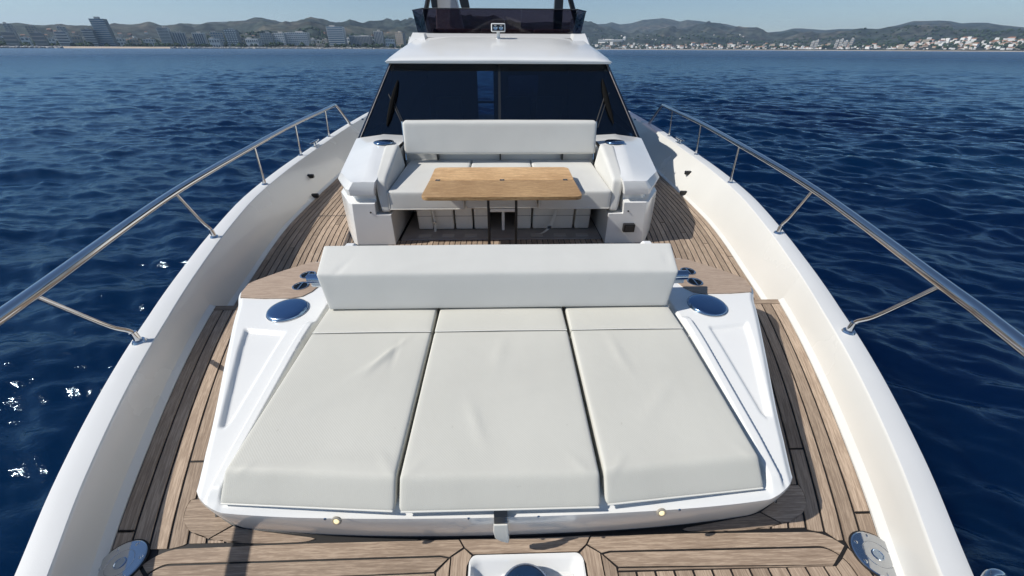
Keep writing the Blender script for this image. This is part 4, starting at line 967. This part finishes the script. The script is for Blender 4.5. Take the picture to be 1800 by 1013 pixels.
# seat shell between the consoles
t = thing('deck_sofa', 'white sofa frame carrying the seat cushions between the two consoles', 'sofa', (0, 4.4, 0))
MB().box(-1.16, 1.165, 4.02, 5.5, .20, .243).build('seat_board', GEL, t, bevel=.004)
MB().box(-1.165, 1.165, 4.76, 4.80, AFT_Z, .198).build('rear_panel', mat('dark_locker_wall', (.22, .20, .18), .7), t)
MB().box(-1.27, 1.27, 5.16, 5.62, .245, .60).build('back_coaming', GEL, t, bevel=.02)
MB().box(-.105, .165, 3.84, 4.02, .215, .245).build('front_rail', GEL, t, bevel=.006)
MB().box(-.115, .175, 3.90, 4.02, .185, .214).build('lower_rail', GEL, t, bevel=.006)
MB().box(.012, .045, 4.05, 4.30, -.10, .184).build('divider', GEL, t, bevel=.006)
for (nm, lab, x0, x1, sd) in (('l', 'left seat cushion of the sofa', -1.172, -.382, 41), ('c', 'middle seat cushion of the sofa, behind the table', -.372, .398, 43), ('r', 'right seat cushion of the sofa', .408, 1.172, 45)):
    root = thing('seat_cushion', 'thick white '+lab, 'cushion', ((x0+x1)/2, 4.4, .25), 'three seat cushions of the sofa')
    c8 = yz_block(x0, x1, (3.80, .247), (5.15, .247), (3.812, .448), (5.15, .448), x0-.03*(x0 < -1), x1+.03*(x1 > 1))
    if nm == 'c':
        # middle cushion has a notch behind the table pedestal
        c8 = yz_block(x0, x1, (3.835, .247), (5.15, .247), (3.84, .444), (5.15, .444))
    V, F = soft_block(c8, (.78, 1.35, .2), .022, (24, 36, 8), .006, sd, None, .002)
    mesh('cushion_body', V, F, FABS, root, smooth=True, angle=180)
    MB().tube([(x0+.006, c8[0][1], .262), (x1-.006, c8[0][1], .262)], .005, 8).build('front_piping', PIPE, root, smooth=True)
    MB().tube([(x0+.004, c8[0][1]+.004, .27), (x0+.004, c8[0][1]+.010, .435)], .005, 8).build('side_piping', PIPE, root, smooth=True)
root = thing('long_back_cushion', 'long white sofa backrest standing in front of the dark windshield', 'backrest', (0, 5.0, .55))
c8 = [(-1.215, 4.93, .560), (1.225, 4.93, .560), (-1.215, 5.06, .560), (1.225, 5.06, .560), (-1.205, 5.0, .935), (1.215, 5.0, .935), (-1.205, 5.13, .940), (1.215, 5.13, .940)]
V, F = soft_block(c8, (2.4, .13, .38), .03, (70, 6, 16), .004, 51, None, .003)
mesh('bolster', V, F, FABS, root, smooth=True, angle=180)
for sgn in (-1, 1): MB().tube([(sgn*1.235, 5.07, .46), (sgn*1.235, 5.10, .60), (sgn*1.235, 5.13, .92)], .012, 10).build('support_post', STEELD, root, smooth=True)
for i in range(3):
    for xx in (-.82+i*.82,): MB().box(xx-.01, xx+.01, 5.06, 5.155, .46, .56).build('strut', DARKCH, root)
# storage boxes under the seat
bx = [(734, 761, 'end box of the left row'), (762, 798, 'second of the left row, strapped corner'), (800, 831, 'third box of the left row'), (833, 860, 'last box of the left row beside the table leg'), (908, 934, 'first box of the right row beside the table leg'), (936, 1008, 'widest of the right row, strap down its front'), (1010, 1037, 'last box of the right row near the console')]
BOXM = vary(mat('storage_box_white', (.78, .76, .70), .5), (.78, .76, .70), .04, 5)
for a, b, lab in bx:
    x0 = atY(a, 390, 4.15).x; x1 = atY(b, 390, 4.15).x
    t = thing('storage_box', 'pale box under the sofa, '+lab, 'box', ((x0+x1)/2, 4.3, AFT_Z+.02), 'pale boxes stowed under the sofa')
    c8 = yz_block(x0+.004, x1-.004, (4.16, AFT_Z+.02), (4.6, AFT_Z+.02), (4.13, .195), (4.6, .195))
    V, F = soft_block(c8, (max(.15, x1-x0), .45, .35), .02, (6, 6, 6), .004, int(a), None, .001)
    mesh('box_body', V, F, BOXM, t, smooth=True, angle=180)
    MB().box(x0+.008, x1-.008, 4.138, 4.16, .045, .049).build('lid_seam', mat('seam_dark', (.2, .19, .17), .7), t)
def strap(lab, P, w=.018):
    t = thing('strap', lab, 'strap', P[0]); V = []; F = []
    pts = bez(P, 6)
    for p in pts: V += [(p.x-w, p.y, p.z), (p.x+w, p.y, p.z), (p.x+w, p.y+.003, p.z), (p.x-w, p.y+.003, p.z)]
    m = MB(); m.rings([V[i:i+4] for i in range(0, len(V), 4)]); m.build('webbing', STRAP, t, smooth=True, angle=60)
    b = P[len(P)//2]; MB().box(b[0]-w*1.3, b[0]+w*1.3, b[1]-.012, b[1]-.004, b[2]-.02, b[2]+.02).build('buckle', STEELD, t, bevel=.003)
sx = atY(968, 390, 4.12).x; strap('pale webbing strap hanging in front of the widest right box', [(sx+.05, 4.11, .19), (sx+.045, 4.11, .10), (sx+.03, 4.10, .03), (sx-.02, 4.07, -.07), (sx-.10, 4.02, AFT_Z+.03), (sx-.18, 4.0, AFT_Z+.025)])
sx = atY(763, 390, 4.12).x; strap('pale webbing strap hanging in front of the left boxes', [(sx-.01, 4.11, .19), (sx, 4.11, .10), (sx+.012, 4.105, -.02), (sx+.01, 4.09, -.10), (sx+.01, 4.07, AFT_Z+.03)], .013)
# ------------------------------------------------------------------ table
t = thing('folding_table', 'teak table with two hinged leaves in front of the sofa', 'table', (.02, 3.75, AFT_Z))
def leaf(y0, y1, hw0, hw1, rf, rb):
    out = []
    def arc(cx, cy, r, a): return [(cx+r*math.cos(math.radians(a+90*k/6)), cy+r*math.sin(math.radians(a+90*k/6))) for k in range(7)]
    P = []
    P += arc(.02+hw0-rf, y0+rf, rf, -90) if rf else [(.02+hw0, y0)]
    P += arc(.02+hw1-rb, y1-rb, rb, 0) if rb else [(.02+hw1, y1)]
    P += arc(.02-hw1+rb, y1-rb, rb, 90) if rb else [(.02-hw1, y1)]
    P += arc(.02-hw0+rf, y0+rf, rf, 180) if rf else [(.02-hw0, y0)]
    zt = .575; zb = .54; V = [(x, y, zb) for x, y in P]+[(x, y, zt) for x, y in P]; n = len(P)
    F = [tuple(reversed(range(n))), tuple(range(n, 2*n))]+[(i, (i+1) % n, (i+1) % n+n, i+n) for i in range(n)]
    return mesh('table_leaf', V, F, TABLE, t, uv=[(v[0], v[1]+v[2]) for v in V], bevel=.004)
leaf(3.27, 3.778, .735, .735, .07, .015); leaf(3.784, 4.27, .735, .745, .015, .07)
for hx in (-.63, .02, .665):
    h = MB().box(hx-.024, hx+.024, 3.757, 3.805, .5745, .5762).build('hinge', STEELD, t)
    for dx, dy in ((-.014, -.014), (.014, -.014), (-.014, .014), (.014, .014)): MB().lathe((hx+dx-t.location.x, 3.781+dy-t.location.y, .5762-t.location.z), [(.006, 0), (.005, .0015)], 8).build('screw', BLACK, h)
for lx in (-.113, .153):
    MB().tube([(lx, 3.42, .539), (lx, 3.42, AFT_Z+.01)], .013, 10).build('leg', BLACK, t, smooth=True)
    MB().tube([(lx, 4.02, .539), (lx, 4.02, .40)], .011, 10).build('rear_bracket', BLACK, t, smooth=True)
MB().box(-.20, .24, 3.36, 3.48, .525, .5395).build('under_plate', BLACK, t)

# ------------------------------------------------------------------ wheelhouse
def wheelhouse():
    root = thing('wheelhouse', 'white-roofed wheelhouse with a raked dark windshield behind the sofa', 'wheelhouse', (0, 6, .5))
    BL, TLy = 5.62, 6.30     # windshield foot / head stations
    xb, xt, zb, zt = 2.04, 1.60, .60, 1.515
    # dashboard apron from consoles to glass foot
    MB().add([(-2.04, 5.58, .56), (2.04, 5.58, .56), (2.04, 5.66, .597), (-2.04, 5.66, .597), (-2.04, 5.58, .2), (2.04, 5.58, .2), (2.04, 5.66, .2), (-2.04, 5.66, .2)], [(0, 1, 2, 3), (4, 5, 1, 0), (5, 6, 2, 1), (7, 4, 0, 3)]).build('apron', GEL, root)
    mp = .03
    def glasspt(u, v):   # u -1..1, v 0..1
        w = xb-.055+(xt-.045-(xb-.055))*v; bow = .16*(1-u*u)
        return (u*w, BL+(TLy-BL)*v-bow*.0, zb+(zt-zb)*v)
    for (u0, u1) in ((-1, -.012), (.008, 1)):
        V = [glasspt(u0, 0), glasspt(u1, 0), glasspt(u1, 1), glasspt(u0, 1)]; V2 = [(x, y+.012, z-.004) for x, y, z in V]
        mesh('windshield_pane', V+V2, [(0, 1, 2, 3), (7, 6, 5, 4), (0, 4, 5, 1), (1, 5, 6, 2), (2, 6, 7, 3), (3, 7, 4, 0)], WGLASS, root)
    a, b = glasspt(-.012, 0), glasspt(.008, 0); c, d = glasspt(.008, 1), glasspt(-.012, 1)
    e = .006
    mesh('mullion', [(p[0], p[1]-e, p[2]+.004) for p in (a, b, c, d)]+[(p[0], p[1]+.03, p[2]) for p in (a, b, c, d)], [(0, 1, 2, 3), (0, 4, 5, 1), (1, 5, 6, 2), (2, 6, 7, 3), (3, 7, 4, 0)], DARKCH, root)
    for sgn in (-1, 1):
        # corner pillar in black glass, then the side glazing running aft
        V = [(sgn*(xb-.055), BL, zb), (sgn*(xb), BL+.03, zb-.01), (sgn*xt, TLy+.05, zt), (sgn*(xt-.045), TLy, zt)]
        V2 = [(x-sgn*.02, y+.05, z) for x, y, z in V]
        F = [(0, 1, 2, 3), (1, 5, 6, 2), (0, 3, 7, 4)]
        mesh('corner_pillar', V+V2, F if sgn > 0 else [f[::-1] for f in F], SGLASS, root)
        q0, q1 = Vector(V[0])+Vector((0, -.006, .004)), Vector(V[3])+Vector((0, -.006, .004))
        MB().tube([q0, q1], .006, 6).build('trim_strip', mat('trim_bronze', (.25, .22, .2), .3, .6), root)
        V = [(sgn*xb, BL+.03, zb-.01), (sgn*2.12, 13.5, zb), (sgn*1.95, 13.5, zt), (sgn*xt, TLy+.05, zt)]
        mesh('side_window', V, [(0, 1, 2, 3) if sgn > 0 else (3, 2, 1, 0)], SGLASS, root)
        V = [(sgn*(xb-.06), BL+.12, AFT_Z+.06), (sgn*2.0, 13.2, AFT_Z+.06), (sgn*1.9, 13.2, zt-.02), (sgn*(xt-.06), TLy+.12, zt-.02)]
        mesh('reflection_blocker', V, [(0, 1, 2, 3) if sgn < 0 else (3, 2, 1, 0)], INTER, root)  # matt dark panel added to hide reflections off the inside of the side glass
        V = [(sgn*2.04, 5.6, AFT_Z), (sgn*2.12, 13.5, AFT_Z), (sgn*2.12, 13.5, zb), (sgn*2.04, 5.6, zb-.01)]
        mesh('side_wall', V, [(0, 1, 2, 3) if sgn > 0 else (3, 2, 1, 0)], GEL, root)
        MB().box(sgn*1.99-.01, sgn*1.99+.01, 5.9, 5.93, .82, .84).build('bolt', STEEL, root)
    # roof: lofted from a thin front lip up to the flybridge floor
    YS = [6.20, 6.205, 6.24, 6.35, 6.6, 6.9, 7.2, 7.45, 7.62]
    ZC = [1.535, 1.552, 1.572, 1.600, 1.665, 1.735, 1.80, 1.845, 1.865]
    HW = [1.60, 1.615, 1.63, 1.65, 1.68, 1.67, 1.645, 1.61, 1.60]
    R = []
    prof = [(-1, 0), (-.995, .35), (-.975, .75), (-.93, .97), (-.85, 1), (-.5, 1.01), (0, 1.015), (.5, 1.01), (.85, 1), (.93, .97), (.975, .75), (.995, .35), (1, 0)]
    V = []; F = []
    for y, zc, hw in zip(YS, ZC, HW):
        zed = 1.535+(y-6.2)*.02; 
        for u, k in prof:
            # the shoulder drops away progressively towards aft
            drop = (zc-zed)
            au = abs(u); sh = interp(au, [(0, 1), (.80, 1), (.86, .93), (.92, .72), (.97, .40), (1, 0)])
            V.append((u*hw, y, zed+drop*sh+ .012*(1-u*u)))
    n = len(prof)
    for i in range(len(YS)-1):
        for j in range(n-1): F.append((i*n+j, i*n+j+1, (i+1)*n+j+1, (i+1)*n+j))
    mesh('roof', V, F, GEL, root, smooth=True, angle=30)
    # lip fascia
    MB().rings([[(-1.60, 6.20, 1.515), (1.60, 6.20, 1.515), (1.60, 6.20, 1.548), (-1.60, 6.20, 1.548)], [(-1.63, 6.6, 1.515), (1.63, 6.6, 1.515), (1.63, 6.6, 1.53), (-1.63, 6.6, 1.53)]]).build('roof_lip', mat('lip_grey', (.55, .57, .56), .3), root, bevel=.004)
    # roof aft with sides
    MB().rings([[(-1.60, 7.62, 1.53), (-1.62, 7.62, 1.60), (-1.52, 7.62, 1.86), (1.52, 7.62, 1.86), (1.62, 7.62, 1.60), (1.60, 7.62, 1.53)], [(-2.0, 13.5, 1.53), (-2.0, 13.5, 1.60), (-1.9, 13.5, 1.86), (1.9, 13.5, 1.86), (2.0, 13.5, 1.60), (2.0, 13.5, 1.53)]]).build('roof_aft', GEL, root)
    # low coaming at flybridge foot with corner fairings
    mb = MB().rings([[(-1.30, 7.50, 1.85), (-1.34, 7.66, 1.91), (1.34, 7.66, 1.91), (1.30, 7.50, 1.85)], [(-1.34, 7.9, 1.85), (-1.36, 7.9, 1.905), (1.36, 7.9, 1.905), (1.34, 7.9, 1.85)]]); mb.build('flybridge_coaming', mat('coaming_grey', (.52, .52, .52), .35), root)
    for sgn in (-1, 1):
        V = [(sgn*1.20, 7.28, 1.81), (sgn*1.50, 7.20, 1.70), (sgn*1.60, 7.7, 1.72), (sgn*1.18, 7.75, 1.90), (sgn*1.25, 7.5, 1.90), (sgn*1.43, 7.5, 1.915), (sgn*1.47, 7.75, 1.915), (sgn*1.24, 7.75, 1.92)]
        F = [(0, 1, 5, 4), (1, 2, 6, 5), (4, 5, 6, 7), (3, 0, 4, 7)]
        mesh('corner_fairing', V, F if sgn > 0 else [f[::-1] for f in F], GEL, root, smooth=True, angle=30)
    # interior
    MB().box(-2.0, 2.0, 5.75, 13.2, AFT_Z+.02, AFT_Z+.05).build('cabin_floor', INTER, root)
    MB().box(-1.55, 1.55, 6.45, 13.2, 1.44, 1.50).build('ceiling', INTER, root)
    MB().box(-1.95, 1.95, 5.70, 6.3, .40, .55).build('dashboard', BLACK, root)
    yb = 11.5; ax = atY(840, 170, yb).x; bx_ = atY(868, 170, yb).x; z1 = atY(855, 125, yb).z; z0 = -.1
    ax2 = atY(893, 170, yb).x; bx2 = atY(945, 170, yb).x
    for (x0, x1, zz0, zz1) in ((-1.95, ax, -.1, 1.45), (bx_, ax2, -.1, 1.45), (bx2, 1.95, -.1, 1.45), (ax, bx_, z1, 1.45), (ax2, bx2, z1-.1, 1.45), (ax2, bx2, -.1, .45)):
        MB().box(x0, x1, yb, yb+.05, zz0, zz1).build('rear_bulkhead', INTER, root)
    MB().box(ax2, bx2, yb+.01, yb+.02, .45, z1-.1).build('rear_window', FGLASS, root)
    MB().box((ax+bx_)/2-.6, (ax+bx_)/2+.6, 13.0, 13.06, .25, .31).build('stern_rail', INTL, root)
    for xx in (-1.0, .35, .95):
        c = MB().box(xx-.25, xx+.25, 7.5, 7.95, .35, .5).box(xx-.25, xx+.25, 7.95, 8.08, .35, .92); c.build('helm_seat', INTER, root, bevel=.03)
    # wipers
    def onglass(px, py, off=.02):
        d = ray(px, py); nrm = Vector((0, -(zt-zb), (TLy-BL))).normalized(); p0 = Vector((0, BL, zb)); tt = (p0-CAM).dot(nrm)/d.dot(nrm); return CAM+d*tt+nrm*off
    for pts in (((700, 143), (690, 185), (681, 223), (684, 167), (689, 171), (710, 224), (712, 222)), ((1058, 141), (1066, 180), (1078, 219), (1064, 166), (1070, 165), (1045, 224), (1050, 226))):
        a, m, b, c, d, e, f = [onglass(*q) for q in pts]
        w = MB().tube([a, a.lerp(m, .5), m, m.lerp(b, .6), b], [.01, .034, .04, .03, .008], 8).build('windshield_wiper', WIPER, root)
        MB().tube([c-root.location, e-root.location], .009, 6).build('wiper_arm', BLACK, w)
        MB().tube([d-root.location, f-root.location], .008, 6).build('wiper_arm', DARKCH, w)
    return root
wheelhouse()
# flybridge windscreen (smoked), behind it seats and posts
FB = Vector((0, 7.8, 1.9))
t = thing('flybridge_windscreen', 'smoked wraparound windscreen on top of the wheelhouse roof', 'windscreen', FB)
zb_, zt_ = 1.915, 2.245
def wall_pane(P0, P1, nm='pane'):
    (x0, y0), (x1, y1) = P0, P1; dx0 = x0*.035; dx1 = x1*.035
    V = [(x0, y0, zb_), (x1, y1, zb_), (x1+dx1, y1-.04, zt_), (x0+dx0, y0-.04, zt_)]; V2 = [(x, y+.012, z) for x, y, z in V]
    mesh(nm, V+V2, [(0, 1, 2, 3), (7, 6, 5, 4), (0, 4, 5, 1), (1, 5, 6, 2), (2, 6, 7, 3), (3, 7, 4, 0)], FGLASS, t)
    MB().tube([Vector(V[3])+Vector((0, .006, .004)), Vector(V[2])+Vector((0, .006, .004))], .009, 6).build('top_edge', DARKCH, t)
wall_pane((-1.22, 7.72), (.36, 7.705)); wall_pane((.3605, 7.705), (1.26, 7.72)); wall_pane((-1.45, 8.1), (-1.223, 7.722)); wall_pane((1.263, 7.722), (1.47, 8.1)); wall_pane((-1.56, 10.5), (-1.452, 8.11)); wall_pane((1.472, 8.11), (1.58, 10.5))
for x0, x1, lab in ((-1.15, -.34, 'left brown lounge cushion behind the smoked flybridge windscreen'), (-.32, .60, 'middle brown lounge cushion behind the smoked flybridge windscreen'), (.62, 1.25, 'right brown lounge cushion behind the smoked flybridge windscreen')):
    c8 = yz_block(x0, x1, (7.92, 1.90), (8.35, 1.90), (7.92, 1.985), (8.35, 1.985)); V, F = soft_block(c8, (.8, .43, .085), .02, (8, 5, 3), .003, 3)
    o = mesh('flybridge_cushion', V, F, mat('brown_upholstery', (.14, .10, .10), .6), None, smooth=True, angle=180); tag(o, lab, 'cushion')
t = thing('helm_console', 'tall white helm console rising behind the left part of the flybridge windscreen', 'console', (-.8, 8.5, 1.9))
P = [atY(773, 13, 8.5), atY(800, 13, 8.5)]
xa = atY(768, 50, 8.6).x; xb_ = atY(811, 50, 8.6).x
MB().rings([[(xa-.02, 8.6, 1.90), (xb_+.05, 8.6, 1.90), (xb_+.05, 9.1, 1.90), (xa-.02, 9.1, 1.90)], [(xa+.02, 8.62, 2.5), (xb_-.08, 8.62, 2.5), (xb_-.08, 9.0, 2.5), (xa+.02, 9.0, 2.5)]]).build('body', mat('console_paint', (.55, .55, .54), .5), t, bevel=.02)
z14 = atY(765, 14, 8.5).z
for (a, b, nm, lab) in ((756, 769, 'seat_shell', 0), (803, 821, 'seat_shell', 1)):
    xa = atY(a, 10, 8.5).x; xb_ = atY(b, 10, 8.5).x; lean = -.05 if lab else .0
    MB().rings([[(xa+.03-lean, 8.46, z14), (xb_-lean, 8.46, z14), (xb_-lean, 8.56, z14), (xa+.03-lean, 8.56, z14)], [(xa+lean, 8.46, z14+.5), (xb_+lean, 8.46, z14+.5), (xb_+lean, 8.56, z14+.5), (xa+lean, 8.56, z14+.5)]]).build(nm, DARKCH, t, bevel=.015)
for (px0, py0, px1, py1, r, lab) in ((749, 16, 755, -14, .028, 'slanting black hardtop post at the left of the flybridge'), (1007, 16, 999, -14, .03, 'slanting black hardtop post at the right of the flybridge')):
    a = atY(px0, py0, 8.9); b = atY(px1, py1, 8.9); d = (b-a); a2 = a-d*(a.z-1.88)/d.z
    o = MB().tube([a2, b+d*.8], r*1.6, 8).build('hardtop_post', DARKCH, None); tag(o, lab, 'post')
a = atY(975, 10, 8.8); b = atY(990, 10, 8.8)
o = MB().box(a.x, b.x, 8.8, 8.95, 1.88, 3.0).build('mast_column', DARKCH, None, bevel=.01); tag(o, 'dark upright column left of the right hardtop post', 'column')
# search light
p = atY(876, 66, 7.35); t = thing('search_light', 'white twin-lens deck light on a short pedestal at the front of the roof', 'light', (p.x, 7.35, 1.83))
MB().lathe((p.x, 7.35, 1.815), [(.07, 0), (.06, .01), (.032, .03), (.026, .06), (.03, .11)], 20).build('pedestal', GEL, t, smooth=True)
zc = atY(876, 49, 7.33).z; hw = .115; hh = .058
MB().rings([[(p.x-hw, 7.27, zc-hh), (p.x+hw, 7.27, zc-hh), (p.x+hw, 7.27, zc+hh), (p.x-hw, 7.27, zc+hh)], [(p.x-hw, 7.35, zc-hh), (p.x+hw, 7.35, zc-hh), (p.x+hw, 7.35, zc+hh), (p.x-hw, 7.35, zc+hh)]]).build('housing', GEL, t, bevel=.015)
MB().box(p.x-hw+.018, p.x+hw-.018, 7.262, 7.2695, zc-hh+.016, zc+hh-.016).build('faceplate', BLACK, t)
for q in (-.045, .045):
    a = MB().lathe((0, 0, 0), [(.034, 0), (.034, .006), (.024, .004), (.004, .001)], 18).build('lamp', STEEL, None, smooth=True); a.parent = t; a.location = Vector((p.x+q, 7.2615, zc))-t.location; a.rotation_euler.x = math.radians(90)
